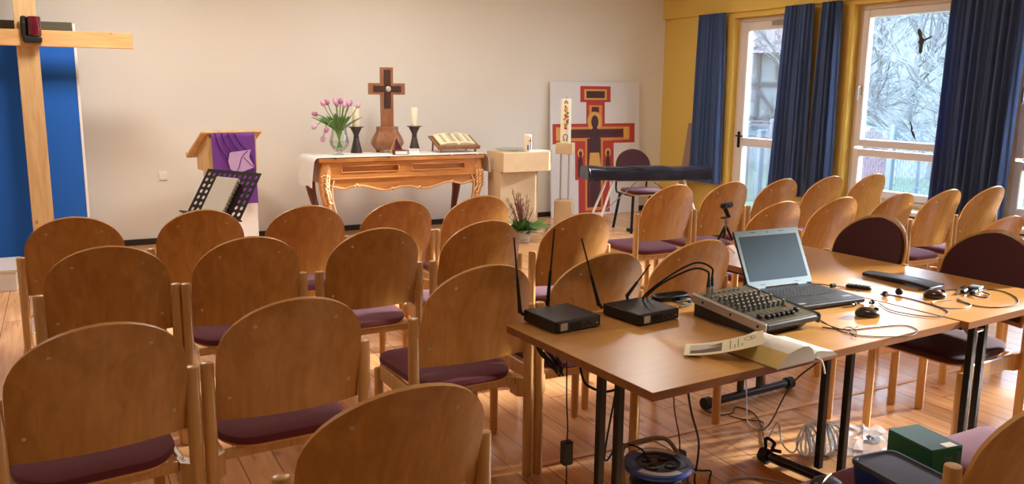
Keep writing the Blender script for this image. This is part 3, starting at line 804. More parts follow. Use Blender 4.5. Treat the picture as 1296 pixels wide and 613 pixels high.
# ------------------------------------------------------------------ mice
def mouse(label, x, y, rz, mat):
    t = thing('computer_mouse', label, 'computer mouse', (x, y, .7405), rz)
    prof = []
    rings = []
    for (s, z) in ((.86, 0), (.97, .004), (1, .010), (.93, .018), (.78, .026), (.5, .032), (.2, .035), (.02, .0355)):
        r_ = []
        for k in range(24):
            a = 2*PI*k/24; x_ = .052*math.cos(a); y_ = (.031-.004*math.cos(2*a))*math.sin(a)
            zz = z*(1-.18*(x_*s/.052)) if z > .01 else z
            r_.append((x_*s-.004*(1-s), y_*s, zz))
        rings.append(r_)
    m = MB(); m.rings(rings); m.build('mouse_shell', mat, t, smooth=60)
    m = MB(); m.cyl((.03, -.004, .026), (.03, .004, .026), .009, n=14); m.build('scroll_wheel', M['blackmatte'], t)
mouse('glossy olive black mouse on the front table beside the laptop corner', 2.735, 2.16, -28, M['olmouse'])
mouse('glossy brown mouse on the right table beside the black sleeve', 3.25, 2.24, -25, M['brownmouse'])

# pouch
t = thing('leather_sleeve', 'flat black leatherette sleeve lying on the right table', 'sleeve', (3.37, 2.5, .7405), 6)
m = MB()
def fn(u, v):
    x = (u-.5)*.1*(1+.12*math.cos(PI*v)); y = (v-.5)*.34
    return (x, y, .012+.006*math.sin(PI*v)+.002*math.sin(6*v)+.005*(1-(2*u-1)**2))
m.sheet(fn, 8, 14, .014); m.build('sleeve_body', M['leather'], t, smooth=60)
m = MB(); m.tube([(-.045, -.17, .011), (0, -.172, .014), (.045, -.17, .011)], .003, n=6); m.build('stitched_end', M['darkgrey'], t)
t = thing('remote_control', 'small black and grey remote control behind the laptop on the right table', 'remote control', (3.09, 2.50, .7405), 118)
MB().box(-.055, .055, -.02, .02, .001, .014, b=.005).build('housing', M['black'], t)
k = MB()
for i in range(5):
    for j in range(2): k.cyl((-.035+i*.016, -.008+j*.016, .014), (-.035+i*.016, -.008+j*.016, .0158), .0045, n=8)
k.build('buttons', M['darkgrey'], t)

# black round microphone capsules on wires
def capsule(label, x, y, rz, r_, silver=True):
    t = thing('clip_microphone', label, 'microphone', (x, y, .7405), rz, 'small clip microphones on the tables')
    rings = []
    m = MB(); m.lathe([(r_*.3, 0), (r_*.85, r_*.15), (r_, r_*.7), (r_*.85, r_*1.5), (r_*.35, r_*1.85)], n=14, T=Matrix.Translation((0, 0, r_)) @ Matrix.Rotation(PI/2, 4, 'Y')); m.build('foam_head', M['blackmatte'], t, smooth=70)
    m = MB(); m.cyl((-.012, 0, r_), (.004, 0, r_), r_*.55, n=10); m.build('metal_collar', M['steel'] if silver else M['black'], t)
capsule('small black clip microphone near the table joint, with silver collar', 3.06, 2.335, 60, .0125)
capsule('round black foam clip microphone just left of the brown mouse', 3.155, 2.34, 200, .016, False)
capsule('tiny clip microphone touching the laptop front corner', 2.80, 2.285, 20, .010)
capsule('tiny black clip microphone on the table joint behind the olive mouse', 2.895, 2.275, 10, .010, False)

# thin wires on the tables
def wire(label, pts, r_=.0018, mat='blackmatte', z=.7425, name='thin_cable', cat='cable', group='thin cables on the tables'):
    t = [Vector((p[0], p[1], p[2] if len(p) > 2 else z)) for p in pts]
    o0 = t[0].copy(); m = MB(); m.tube([p-o0 for p in t], r_, n=6, smooth=6)
    o = m.build(name, M[mat], loc=o0); tag(o, label, cat, group); return o
wire('thin dark cable bundle running from the mixer corner over the front table', [(2.44, 2.20, .79), (2.46, 2.15, .76), (2.47, 2.09), (2.46, 2.03), (2.50, 1.96), (2.62, 1.90), (2.72, 1.93), (2.74, 2.0), (2.62, 2.03), (2.50, 2.05), (2.44, 2.12)])
wire('thin black cable looping in a fork beside the mixer', [(2.43, 2.18, .775), (2.45, 2.12, .755), (2.47, 2.06, .747), (2.52, 2.07, .746), (2.50, 2.02, .746), (2.44, 1.97, .746), (2.47, 2.02, .748), (2.56, 2.06, .746)], mat='blackmatte')
wire('thin grey cable crossing the table joint in a hook shape', [(2.93, 2.265, .7445), (2.88, 2.17, .7445), (2.90, 2.08, .7445), (2.96, 2.02, .7445), (3.05, 2.04), (3.10, 2.10), (3.12, 2.20), (3.12, 2.3), (3.09, 2.38), (3.075, 2.36)], r_=.0022)
wire('pale thin cable ring in front of the brown mouse', [(3.27, 2.175), (3.17, 2.19), (3.12, 2.14), (3.13, 2.09), (3.20, 2.07), (3.27, 2.09), (3.30, 2.15), (3.33, 2.19)], mat='greycable', r_=.0022)
wire('long thin cable looping right of the black adapter cluster', [(3.28, 2.16), (3.27, 2.06), (3.33, 2.01), (3.45, 2.01), (3.56, 2.08), (3.62, 2.17), (3.60, 2.23), (3.53, 2.22)], r_=.0022)
wire('thin cable from the sleeve end to the adapter cluster', [(3.30, 2.36), (3.36, 2.31), (3.42, 2.30), (3.47, 2.29)], mat='darkgrey', r_=.0026)
t = thing('usb_hub', 'cluster of black and grey adapters with short cables on the right table', 'adapter', (3.49, 2.235, .7405), 20)
MB().box(-.005, .075, -.03, .02, .001, .020, b=.003).build('grey_adapter', M['deckgrey'], t); MB().box(.03, .07, -.026, .016, .0201, .0208).build('adapter_label', M['bezel'], t, smooth=0)
MB().box(-.07, -.012, -.03, -.008, .001, .018, b=.004).build('black_plug', M['blackmatte'], t)
MB().box(-.075, -.015, .01, .03, .001, .017, b=.004).build('upper_plug', M['black'], t)
m = MB(); m.tube([(-.07, -.02, .01), (-.1, -.04, .006), (-.08, -.075, .004), (-.02, -.075, .004), (.0, -.04, .008)], .003, n=6); m.tube([(-.075, .02, .01), (-.1, .03, .008), (-.115, .035, .006)], .003, n=6); m.tube([(-.015, .02, .012), (.02, .05, .01), (.06, .04, .008)], .003, n=6); m.build('short_cable', M['blackmatte'], t)

# webcam on tripod
t = thing('webcam_tripod', 'small webcam on a mini tripod standing at the far end of the right table', 'webcam', (3.115, 3.40, .74), 18)
for (a, b2) in ((-.075, .04), (.06, .055), (.01, -.085)):
    m = MB(); m.cyl((a*.08, b2*.08, .14), (a*.5, b2*.5, .075), .0075, .006, 8); m.cyl((a*.5, b2*.5, .075), (a, b2, .004), .0035, .0035, 8, mi=1); m.cyl((a*.97, b2*.97, .008), (a, b2, .001), .006, n=8)
    m.build('tripod_leg', [M['blackmatte'], M['steel']], t)
m = MB(); m.cyl((0, 0, .128), (0, 0, .155), .012, n=14); m.cyl((0, 0, .155), (0, 0, .19), .006, n=10); m.lathe([(.011, .165), (.011, .172)], n=12); m.build('centre_column', M['steel'], t)
m = MB(); m.box(-.04, .03, -.012, .012, .19, .197, b=.002); m.add([], []); m.box(-.006, .006, -.012, .012, 0, .075, b=.003, T=Matrix.Translation((.028, 0, .192)) @ Matrix.Rotation(R(-42), 4, 'Y')); m.build('clip_mount', M['blackmatte'], t)
m = MB(); m.box(-.05, .045, -.016, .016, .243, .275, b=.008); hd = m.build('camera_head', M['black'], t)
MB().cyl((0, -.016, .259), (0, -.019, .259), .009, n=14).build('lens', M['darkgrey'], hd)
m = MB(); m.tube([(.02, .01, .24), (.035, .02, .19), (.05, .03, .12), (.065, .02, .03), (.06, -.02, .004), (.02, -.05, .003)], .002, n=6); m.build('camera_cable', M['redcable'], t)

# ------------------------------------------------------------------ book and leaflet
t = thing('open_book', 'thick open book with yellow page edges lying at the front table edge', 'book', (2.10, 1.955, .7405), 5)
def page(prof, names, side, dy=.1, nt=0):
    m = MB(); N_ = len(prof)
    vs = [(a, -dy, b) for a, b in prof]+[(a, dy, b) for a, b in prof]
    fr, bk_ = tuple(range(N_)), tuple(range(2*N_-1, N_-1, -1))
    if side < 0: fr, bk_ = fr[::-1], bk_[::-1]
    m.add(vs, [fr[::-1], bk_[::-1]], 2)
    base = len(m.v)-len(vs)
    for k in range(N_):
        j_ = (k+1) % N_; q = (k, j_, N_+j_, N_+k)
        if side < 0: q = q[::-1]
        m.f.append(tuple(base+i for i in q)); m.m.append(0 if k < nt else 1)
    return m
L_ = [(0, .022), (-.010, .040), (-.028, .052), (-.055, .056), (-.085, .052), (-.125, .042), (-.178, .003), (-.09, .003), (0, .003)]
R_ = [(0, .020), (.01, .026), (.022, .028), (.04, .026), (.07, .020), (.10, .015), (.115, .003), (.05, .003), (0, .003)]
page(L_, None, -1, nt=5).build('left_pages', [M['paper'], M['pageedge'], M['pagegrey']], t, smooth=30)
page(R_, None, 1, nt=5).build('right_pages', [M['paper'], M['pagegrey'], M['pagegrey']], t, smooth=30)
MB().box(-.182, .118, -.103, .103, .0, .0026).build('cover', M['greyboard'], t, smooth=0)
m = MB(); m.tube([(.012, -.1, .006), (.022, -.112, .0), (.028, -.118, -.02), (.034, -.12, -.045)], .003, n=5); m.build('ribbon_marker', M['whitecloth'], t)

t = thing('leaflet', 'cream leaflet with a small landscape photo leaning on the open book', 'leaflet', (1.885, 2.035, .7405), -43)
def lf(u, v): 
    x = (u-.5)*.25; y = (v-.5)*(.13+.03*u)
    return (x, y, .004+.002+.066*max(0, u)**1.6)
def pt(x, y, off):
    u = x/.25+.5; return Vector((x, y, .004+.002+.066*max(0, u)**1.6+off))
# slight rotation handled by thing
m = MB(); m.sheet(lf, 16, 4, .0008); m.build('sheet', M['cream'], t, smooth=60)
def patch(x0, x1, y0, y1, off, n=8):
    g = MB(); g.sheet(lambda u, v: pt(x0+(x1-x0)*u, y0+(y1-y0)*v, off), n, 1, .0003); return g
patch(-.108, -.005, -.048, .046, .0009).build('printed_photo', M['photo_sky'], t)
g = MB(); g.sheet(lambda u, v: pt(-.105+.10*u, -.046+(.03+.03*u*u)*v, .0014), 8, 2, .0003); g.sheet(lambda u, v: pt(-.05+.045*u, .015+.028*v*u, .0014), 4, 1, .0003); g.build('photo_landscape', M['photo_dark'], t)
g = MB()
for i, (xx, y0, y1) in enumerate([(.02, -.045, .05), (.034, -.045, -.005), (.045, -.045, .05), (.057, -.04, -.01)]): g.sheet(lambda u, v, xx=xx, y0=y0, y1=y1: pt(xx+.003*u, y0+(y1-y0)*v, .0011), 1, 2, .0003)
g.build('printed_lines', M['inkl'], t)
g = MB(); g.tube([pt(.083+.018*math.cos(a), .028+.02*math.sin(a), .001) for a in [2*PI*i/16 for i in range(17)]], .0007, n=5, smooth=0); g.box(.084, .09, .02, .036, 0, .0006, T=Matrix.Translation((0, 0, pt(.087, 0, .0012).z))); g.build('printed_seal', M['inkl'], t)

# ------------------------------------------------------------------ floor clutter
t = thing('cable_reel', 'blue and black cable reel with plugs lying under the front table', 'cable reel', (1.985, 2.475, 0), 0)
m = MB(); m.lathe([(.05, 0), (.125, .002), (.125, .012), (.09, .018), (.08, .06), (.08, .11), (.12, .135)], n=32); m.build('drum', M['blackmatte'], t)
m = MB()
for k in range(6): m.tube([((.098+.004*(k % 2))*math.cos(a), (.098+.004*(k % 2))*math.sin(a), .03+.016*k) for a in [2*PI*i/20 for i in range(21)]], .009, n=6, smooth=0)
m.build('wound_cable', M['black'], t)
m = MB(); m.lathe([(.088, .135), (.136, .137), (.139, .146), (.134, .156), (.088, .155), (.088, .135)], n=36, cap=False); m.build('upper_rim', M['reelblue'], t)
m = MB(); m.lathe([(.0, .136), (.094, .138), (.094, .148), (.08, .152), (.02, .153), (.005, .153)], n=32)
m.build('socket_plate', M['black'], t)
for a in range(4):
    x, y = .05*math.cos(a*PI/2+.5), .05*math.sin(a*PI/2+.5)
    m = MB(); m.lathe([(.022, .152), (.022, .158), (.018, .158), (.018, .154)], (x, y, 0), 16); m.build('socket', M['darkgrey'], t)
m = MB()
for a0 in (.2, 3.4): m.sheet(lambda u, v, a0=a0: ((.098+.026*v)*math.cos(a0+1.5*u), (.098+.026*v)*math.sin(a0+1.5*u), .1572), 10, 1, .001)
m.build('printed_band', M['paper'], t)
m = MB(); m.tube([(-.15, .0, .002), (-.15, .02, .12), (-.13, .06, .2), (-.08, .085, .212), (.06, .085, .212), (.11, .06, .19), (.14, .0, .1), (.15, -.03, .003)], .009, n=10); m.build('carry_handle', M['greyboard'], t)
t = thing('power_adapter', 'black power plug adapter standing upright behind the cable reel', 'adapter', (2.165, 2.56, 0.001), 20)
MB().box(-.028, .028, -.02, .02, 0, .13, b=.006).build('adapter_body', M['black'], t)
m = MB(); m.tube([(0, 0, .128), (-.01, 0, .2), (-.045, .01, .34), (-.07, .0, .5), (-.09, -.02, .6), (-.1, -.03, .69)], .003, n=6); m.build('adapter_cord', M['redcable'], t)
t = thing('hanging_power_supply', 'small black power supply hanging on its cord below the table corner', 'power supply', (1.545, 2.45, .25), 0)
MB().box(-.02, .02, -.016, .016, 0, .09, b=.004).build('supply_body', M['black'], t)
m = MB(); m.tube([(0, 0, .088), (.002, 0, .14), (-.005, .0, .25), (-.008, .0, .37), (-.012, .0, .455)], .0028, n=6); m.tube([(0, 0, .002), (.002, 0, -.06), (-.004, 0, -.14), (0, .0, -.246)], .0028, n=6); m.build('cord', M['blackmatte'], t)
t = thing('cable_bundle', 'tied bundle of black cable tucked under the table corner', 'cable', (1.50, 2.52, .62), 0)
m = MB()
rn = random.Random(12)
for k in range(7):
    j = lambda a: a+rn.uniform(-.012, .012)
    m.tube([(-.05, .01*k-.02, .085), (j(.0), j(.01*k-.03), j(.055)), (j(.05), j(.008*k-.02), j(-.005)), (j(.055), j(.008*k-.015), j(-.045)), (j(.03), j(.006*k-.02), j(-.02)), (j(-.015), j(.006*k-.02), j(.035)), (-.05, .01*k-.02, .088)], .003, n=6, smooth=4)
m.build('bundle_loops', M['blackmatte'], t)
G2 = 'cables hanging and lying under the tables'
wire('thick black cable hanging from the front table edge down behind the cable reel', [(1.90, 2.26, .712), (1.93, 2.27, .6), (1.97, 2.28, .45), (2.05, 2.32, .3), (2.14, 2.42, .15), (2.20, 2.5, .03), (2.14, 2.42, .012), (2.08, 2.38, .012)], .0045, 'blackmatte', group=G2)
wire('black cable making a pointed loop on the floor right of the reel', [(2.19, 2.56, .06), (2.25, 2.53, .04), (2.33, 2.55, .012), (2.28, 2.5, .01), (2.2, 2.42, .01), (2.15, 2.36, .01)], .004, 'blackmatte', group=G2)
wire('black cable curling from the table leg into the reel', [(1.66, 2.32, .55), (1.68, 2.4, .3), (1.76, 2.5, .2), (1.86, 2.56, .22), (1.94, 2.53, .2), (1.95, 2.49, .16)], .004, 'blackmatte', group=G2)
wire('black cable beside the left table legs hanging under the table', [(1.56, 2.42, .711), (1.565, 2.40, .62), (1.58, 2.38, .57), (1.64, 2.34, .55), (1.70, 2.3, .59), (1.74, 2.28, .66)], .0045, 'blackmatte', group=G2)
wire('straight thin grey cord crossing the cable reel', [(2.0, 2.53, .225), (2.05, 2.44, .19), (2.1, 2.36, .12)], .0025, 'greycable', group=G2)
wire('dark cable hanging from under the book in a wide curve to the floor', [(2.22, 1.93, .70), (2.28, 2.1, .55), (2.5, 2.4, .25), (2.8, 2.75, .03), (2.93, 2.86, .008), (2.87, 2.93, .006), (2.84, 3.0, .006)], .003, 'blackmatte', group=G2)
wire('dark cable winding along the floor by the far foot bar', [(2.78, 3.11, .006), (2.80, 3.03, .006), (2.88, 3.02, .006), (2.95, 3.07, .006), (2.98, 3.0, .006), (2.94, 2.9, .006), (2.85, 2.78, .006), (2.80, 2.72, .006), (2.72, 2.63, .006)], .0035, 'blackmatte', group=G2)
wire('grey cable hanging behind the front table then lying along the floor', [(3.06, 3.14, .25), (3.06, 3.12, .1), (2.96, 3.0, .012), (2.87, 2.9, .006), (2.84, 2.82, .006), (2.88, 2.79, .006), (2.92, 2.80, .006)], .0035, 'greycable', group=G2)
wire('white cable arc on the floor in front of the foot bar', [(2.26, 2.38, .006), (2.30, 2.43, .006), (2.36, 2.46, .006), (2.45, 2.44, .006), (2.52, 2.37, .006), (2.56, 2.3, .006)], .005, 'greycable', group=G2)
wire('springy grey cable standing in loops beside the foot bar', [(2.66, 2.52, .06), (2.65, 2.56, .03), (2.68, 2.6, .01), (2.74, 2.62, .08), (2.76, 2.6, .13), (2.75, 2.56, .05), (2.79, 2.53, .01), (2.84, 2.54, .06), (2.86, 2.52, .12), (2.86, 2.49, .04), (2.88, 2.47, .01)], .0035, 'greycable', group=G2)
wire('short dark cable knot clipped on the end of the foot bar', [(2.63, 2.54, .06), (2.64, 2.55, .1), (2.66, 2.52, .085), (2.63, 2.5, .07), (2.66, 2.48, .06)], .008, 'blackmatte', group=G2)
t = thing('network_cable_coil', 'coil of pale grey cable bundled on the floor behind the table leg', 'cable', (2.89, 2.47, .001), -20)
m = MB()
for k in range(11):
    x = -.08+.016*k; r_ = .075-.002*abs(k-5)
    m.tube([(x+.01*math.sin(2*s_+k), r_*.8*math.cos(s_)+.004*(k % 3), r_+.006+r_*math.sin(s_)) for s_ in [2*PI*i/14+.4*k for i in range(15)]], .005, n=6, smooth=2)
m.build('cable_loops', M['whitecable'], t)
t = thing('plastic_bag', 'crumpled clear plastic bag on the floor beside the green box', 'plastic bag', (3.09, 2.41, .0), 0)
rnd = random.Random(5)
def blob(nu, nv, rx, ry, rz_, j):
    m = MB(); rg = []
    for v in range(nv+1):
        ph = -PI/2+PI*v/nv; r_ = []
        for u in range(nu):
            th = 2*PI*u/nu; q = 1+rnd.uniform(-j, j)
            r_.append((rx*q*math.cos(ph)*math.cos(th), ry*q*math.cos(ph)*math.sin(th), rz_+rz_*.97*q**.3*math.sin(ph)*(1 if ph < 0 else q)))
        rg.append(r_)
    m.rings(rg); return m
blob(22, 10, .15, .11, .05, .3).build('crumpled_film', M['bag'], t, smooth=10)
blob(12, 6, .05, .03, .015, .3).build('dark_contents', M['darkgrey'], t, smooth=10, loc=(.06, .0, .03))
# things on the near chair's seat (top .476)
ZS = .4775
t = thing('green_box', 'green cardboard box lying on the maroon chair seat bottom right', 'box', (2.24, 1.53, ZS), 0)
T0 = RZ(-8)
MB().box(-.06, .06, -.085, .085, .0, .098, b=.003, T=T0).build('carton', M['greenbox'], t)
MB().box(-.059, .059, -.084, .084, .098, .1, T=T0).build('lid_panel', M['greenboxtop'], t, smooth=0)
m = MB(); m.box(.0, .04, -.082, -.055, .1, .1008, T=T0); m.build('white_label', M['paper'], t, smooth=0)
m = MB(); m.box(-.012, .02, -.0865, -.0852, .02, .07, T=T0); m.box(.035, .05, -.0865, -.0852, .02, .08, T=T0); m.build('printed_panel', M['greenboxtop'], t, smooth=0)
t = thing('storage_box', 'blue plastic storage box with smoky lid on the seat bottom right', 'box', (1.99, 1.41, ZS), 0)
T0 = RZ(-6); rp = rounded([(-.08, -.12), (.08, -.12), (.08, .12), (-.08, .12)], .03, 5)
m = MB(); m.rings([[(x*.9, y*.92, 0) for x, y in rp], [(x*.96, y*.97, .05) for x, y in rp], [(x, y, .082) for x, y in rp]], T=T0); m.build('box_body', M['bluebox'], t)
m = MB(); m.rings([[(x*1.03, y*1.02, .082) for x, y in rp], [(x*1.04, y*1.03, .088) for x, y in rp], [(x*1.02, y*1.01, .096) for x, y in rp], [(x*.93, y*.95, .096) for x, y in rp], [(x*.9, y*.93, .09) for x, y in rp], [(x*.02, y*.02, .092) for x, y in rp]], T=T0); m.build('lid', M['bluelid'], t)
t = thing('black_pouch', 'small black pouch on the maroon seat left of the blue box', 'pouch', (1.862, 1.56, ZS), 10)
rnd = random.Random(2); blob(16, 8, .05, .04, .018, .06).build('pouch_body', M['leather'], t, smooth=50)
m = MB(); m.tube([(-.04, -.01, .034), (0, .0, .038), (.04, .01, .034)], .002, n=6); m.build('zipper', M['brass'], t)

# ------------------------------------------------------------------ altar wall furniture
# blue display board
t = thing('display_board', 'tall blue felt board with white edge standing behind the wooden cross', 'board', (-.7, 8.62, 0), 0)
MB().box(-.87, .868, -.015, .015, .06, 2.02, b=.002).build('blue_panel', M['blueboard'], t)
m = MB(); m.box(.868, .89, -.02, .02, .03, 2.12, b=.003); m.box(-.89, -.868, -.02, .02, .03, 2.12, b=.003); m.box(-.868, .868, -.02, .02, .03, .06, b=.003); m.build('white_edge', M['white'], t)
MB().box(-.868, .866, -.02, .02, 2.02, 2.13, b=.003).build('top_rail', M['olive'], t)
m = MB(); m.box(-.85, -.8, -.06, .2, 0, .03, b=.004); m.box(.8, .85, -.06, .2, 0, .03, b=.004); m.build('foot', M['white'], t)
t = thing('low_white_platform', 'low white box at the left edge in front of the blue board', 'platform', (-1.0, 7.75, 0), 0)
MB().box(-.9, .62, -.27, .25, 0, .15, b=.004).build('box_body', M['white'], t)
MB().box(-.92, .64, -.29, .27, .15, .175, b=.004).build('top_slab', M['frame'], t)
# raw wooden cross
t = thing('wooden_cross', 'tall raw pine cross standing on the left in front of the blue board', 'cross', (-.183, 8.36, 0), 0)
MB().box(-.083, .083, -.03, .03, .05, 2.75, b=.003).build('upright', M['rawpine'], t)
MB().box(-.78, .81, -.062, -.03, 1.905, 2.04, b=.003).build('crossbeam', M['beamwood'], t)
m = MB(); m.box(-.3, .3, -.06, .06, 0, .05, b=.004); m.box(-.04, .04, -.28, .15, 0, .049, b=.004); m.build('foot', M['rawpine'], t)
t = thing('sanctuary_lamp', 'dark red glass lamp in a black holder mounted on the wooden cross', 'lamp', (-.135, 8.298, 1.93), 0)
m = MB(); m.box(-.085, -.035, -.045, 0, .04, .22, b=.014); m.box(-.075, .065, -.095, 0.0, .0, .055, b=.014); m.build('holder', M['black'], t)
m = MB(); m.lathe([(.044, 0), (.05, .01), (.05, .155), (.046, .16)], (.015, -.052, .055), 24); m.build('red_glass', M['lampred'], t)
MB().cyl((-.06, -.045, .165), (-.06, -.05, .165), .009, n=10).build('holder_screw', M['chrome'], t)

# lectern
t = thing('lectern', 'wooden lectern with slanted desk and white column left of the altar', 'lectern', (1.43, 8.3, 0), 9)
m = MB(); TB = Matrix.Translation((0, 0, 1.165)) @ Matrix.Rotation(R(-27), 4, 'X'); m.box(-.285, .285, -.02, .56, -.012, .012, b=.003, T=TB); m.build('reading_desk', M['rawpine'], t)
m = MB(); m.box(-.285, .285, .54, .56, .012, .04, b=.003, T=TB); m.build('book_ledge', M['rawpine'], t)
m = MB()
for xx in (-.23, .21): m = MB(); m.prism([(.0, .80), (.34, .80), (.34, .97), (.0, 1.14)], xx, xx+.02, 'x'); m.build('side_panel', M['rawpine'], t, smooth=0)
m = MB(); m.box(-.21, .21, 0.001, .02, .60, 1.12); m.build('front_board', M['rawpine'], t, smooth=0)
m = MB(); m.box(-.19, .23, .022, .3, .05, .798, b=.004); m.build('white_column', M['white'], t)
m = MB(); m.box(-.22, .26, -.03, .38, 0, .05, b=.006); m.build('base_plate', M['white'], t)
def drape(x0, x1, zt, zb, y, amp, mat, name, parent, n=24, fr=3.5):
    m = MB(); m.sheet(lambda u, v: (x0+(x1-x0)*u, y-amp*(.5+.5*math.sin(fr*2*PI*u+1.2*v))*(.2+.8*v), zt+(zb-zt)*v), n, 10, .004); return m.build(name, mat, parent, smooth=70)
pc = thing('parament', 'purple lectern cloth with a pale lilac emblem', 'cloth', (1.42, 8.3, 0), 9)
m = MB()
def pf(u, v):
    x = -.195+.41*u; s_ = v*.80
    if s_ < .12: yy = .10-s_; zz = 1.183-(.10-s_)*.5 if s_ < .1 else 1.183-(s_-.1)
    else: yy = -.03-.006*math.sin(9*u+4*v); zz = 1.183-(s_-.1)
    if s_ >= .1 and s_ < .12: yy = -.015
    return (x+.012*v, yy, zz)
m.sheet(pf, 20, 34, .004); m.build('purple_cloth', M['purple'], pc, smooth=70)
m = MB()
for k in range(4): 
    m.tube([(-.16+.06*k, -.036, 1.16), (-.13+.07*k, -.041, 1.05), (-.06+.08*k, -.042, .93), (.04+.05*k, -.042, .8-.02*k)], .005, n=6)
m.build('cloth_folds', M['purpledk'], pc)
m = MB(); m.prism([(-.03, .98), (.17, 1.0), (.15, .93), (.2, .83), (.04, .78), (-.03, .82), (-.05, .9)][::-1], -.047, -.043, 'y'); em = m.build('emblem', M['lilac'], pc, smooth=0)
m = MB(); m.tube([(.14, -.049, .99), (.08, -.049, .93), (.05, -.049, .84), (.02, -.049, .79)], .004, n=6); m.tube([(.1, -.049, .93), (.15, -.049, .87), (.2, -.049, .83)], .003, n=6); m.build('emblem_seam', M['purple'], em)
# book on desk of lectern (rear, edge visible)
t = thing('lectern_book', 'thin dark-edged book lying on the slanted lectern desk', 'book', (1.43, 8.3, 0), 9)
m = MB(); m.box(-.27, -.05, .3, .53, .013, .035, b=.003, T=TB); m.build('book_block', M['greyboard'], t)

# music stand
C = Vector((.881, 5.5, .928)); a = R(-60); tt = R(56)
uu = Vector((math.cos(a), math.sin(a), 0)); hz = Vector((math.sin(a), -math.cos(a), 0)); vv = Vector((0, 0, 1))*math.sin(tt)-hz*math.cos(tt); nn = uu.cross(vv)
t = thing('music_stand', 'black perforated music stand with a white booklet behind the front chairs', 'music stand', (C.x, C.y, 0))
TM2 = Matrix(((uu.x, vv.x, nn.x, 0), (uu.y, vv.y, nn.y, 0), (uu.z, vv.z, nn.z, C.z), (0, 0, 0, 1)))
if nn.dot(Vector((0, 0, 1))) < 0: nn = -nn
w2, h2 = .25, .165
import itertools
holes = [(-.215+.0478*i, y) for i in range(10) for y in (.13, .088)]+[(x, y) for x in (-.215, -.167, .167, .215) for y in (.045, .003, -.04, -.083, -.125)]
hs = set((round(a_, 3), round(b_, 3)) for a_, b_ in holes)
m = MB()
# perforated plate: grid cells, hole cells become ring of quads
def plate(m, x0, x1, y0, y1, hole, rr=.0135, th=.002):
    for zz, flip in ((th/2, 0), (-th/2, 1)):
        if hole is None:
            vs = [(x0, y0, zz), (x1, y0, zz), (x1, y1, zz), (x0, y1, zz)]; fs = [(0, 1, 2, 3)]
        else:
            n = 12; vs = []; fs = []
            for k in range(n):
                an = 2*PI*k/n; c_, s_ = math.cos(an), math.sin(an)
                vs.append((hole[0]+rr*c_, hole[1]+rr*s_, zz))
                q = max(abs(c_), abs(s_)); ex = (x1-x0)/2*c_/q; ey = (y1-y0)/2*s_/q
                vs.append(((x0+x1)/2+ex, (y0+y1)/2+ey, zz))
            for k in range(n):
                j = (k+1) % n; fs.append((2*k, 2*k+1, 2*j+1, 2*j))
            cn = [(x1, y1), (x0, y1), (x0, y0), (x1, y0)]
            for ci, (cx, cy) in enumerate(cn):
                # corner triangles
                b0 = {0: (1, 2), 1: (4, 5), 2: (7, 8), 3: (10, 11)}[ci]
                vs.append((cx, cy, zz)); fs.append((2*b0[0]+1, len(vs)-1, 2*b0[1]+1))
        if flip: fs = [tuple(f_)[::-1] for f_ in fs]
        m.add(vs, fs, 0, TM2)
    
ygrid = [.165, .151, .109, .067, .0245, -.0185, -.0615, -.1045, -.147, -.165]
def band(x0, x1, y1, y0, hole): plate(m, x0, x1, y0, y1, hole)
xe = [-.239+.0478*i for i in range(11)]
band(-.25, .25, .165, .151, None)
for (yt, yb, yc) in ((.151, .109, .13), (.109, .067, .088)):
    band(-.25, xe[0], yt, yb, None); band(xe[10], .25, yt, yb, None)
    for i in range(10): band(xe[i], xe[i+1], yt, yb, (-.215+.0478*i, yc))
for (yt, yb, yc) in ((.067, .0245, .0457), (.0245, -.0185, .003), (-.0185, -.0615, -.04), (-.0615, -.1045, -.083), (-.1045, -.147, -.126)):
    band(-.25, xe[0], yt, yb, None); band(xe[10], .25, yt, yb, None)
    for i in (0, 1, 8, 9): band(xe[i], xe[i+1], yt, yb, (-.215+.0478*i, yc))
    band(xe[2], xe[8], yt, yb, None)
band(-.25, .25, -.147, -.165, None)
m.build('perforated_desk', M['black'], t, smooth=0)
m = MB(); m.box(-.27, .27, -.172, -.163, -.002, .045, T=TM2, b=.002); m.build('ledge', M['black'], t)
m = MB(); m.tube([(0, 0, .93), (-.0, -.0, .9)], .01, smooth=0); m.cyl((0, 0, .42), (0, 0, .92), .009); m.cyl((0, 0, .06), (0, 0, .5), .0125); m.lathe([(.018, .47), (.018, .52)], n=12); m.build('pole', M['blackmetal'], t)
for k in range(3):
    an = 2*PI*k/3+PI/2; m = MB(); m.tube([(0.012*math.cos(an), .012*math.sin(an), .33), (.22*math.cos(an), .22*math.sin(an), .012)], .007, smooth=0); m.cyl((.01*math.cos(an), .01*math.sin(an), .1), (.135*math.cos(an), .135*math.sin(an), .135), .004, n=8); m.build('leg', M['blackmetal'], t)
t2 = thing('white_booklet', 'thick white booklet standing on the music stand', 'booklet', (C.x, C.y, 0))
m = MB(); m.box(-.10, .10, -.158, .105, .003, .028, T=TM2, b=.003); m.build('pages', M['paper'], t2)
m = MB()
for k in range(10): m.box(.101, .112, -.15+k*.025, -.15+k*.025+.014, .006, .026, T=TM2, b=.003)
m.build('binding_rings', M['silver'], t2)

# ------------------------------------------------------------------ altar table
AX0, AX1, AY0, AY1 = 2.2, 3.98, 8.1, 8.72
t = thing('altar_table', 'carved wooden baroque console table serving as the altar', 'table', (3.09, 8.41, 0), 0)
hw, hd = .89, .31
def wavy(n=40, a=.016):
    out = []
    for k in range(n+1):
        u = -1+2*k/n; out.append((u*hw, -hd-a*abs(math.cos(1.5*PI*u))))
    return out
m = MB(); m.prism(wavy()+[(hw+.01, hd), (-hw-.01, hd)], .868, .905, 'z'); m.build('table_top', M['walnut'], t)
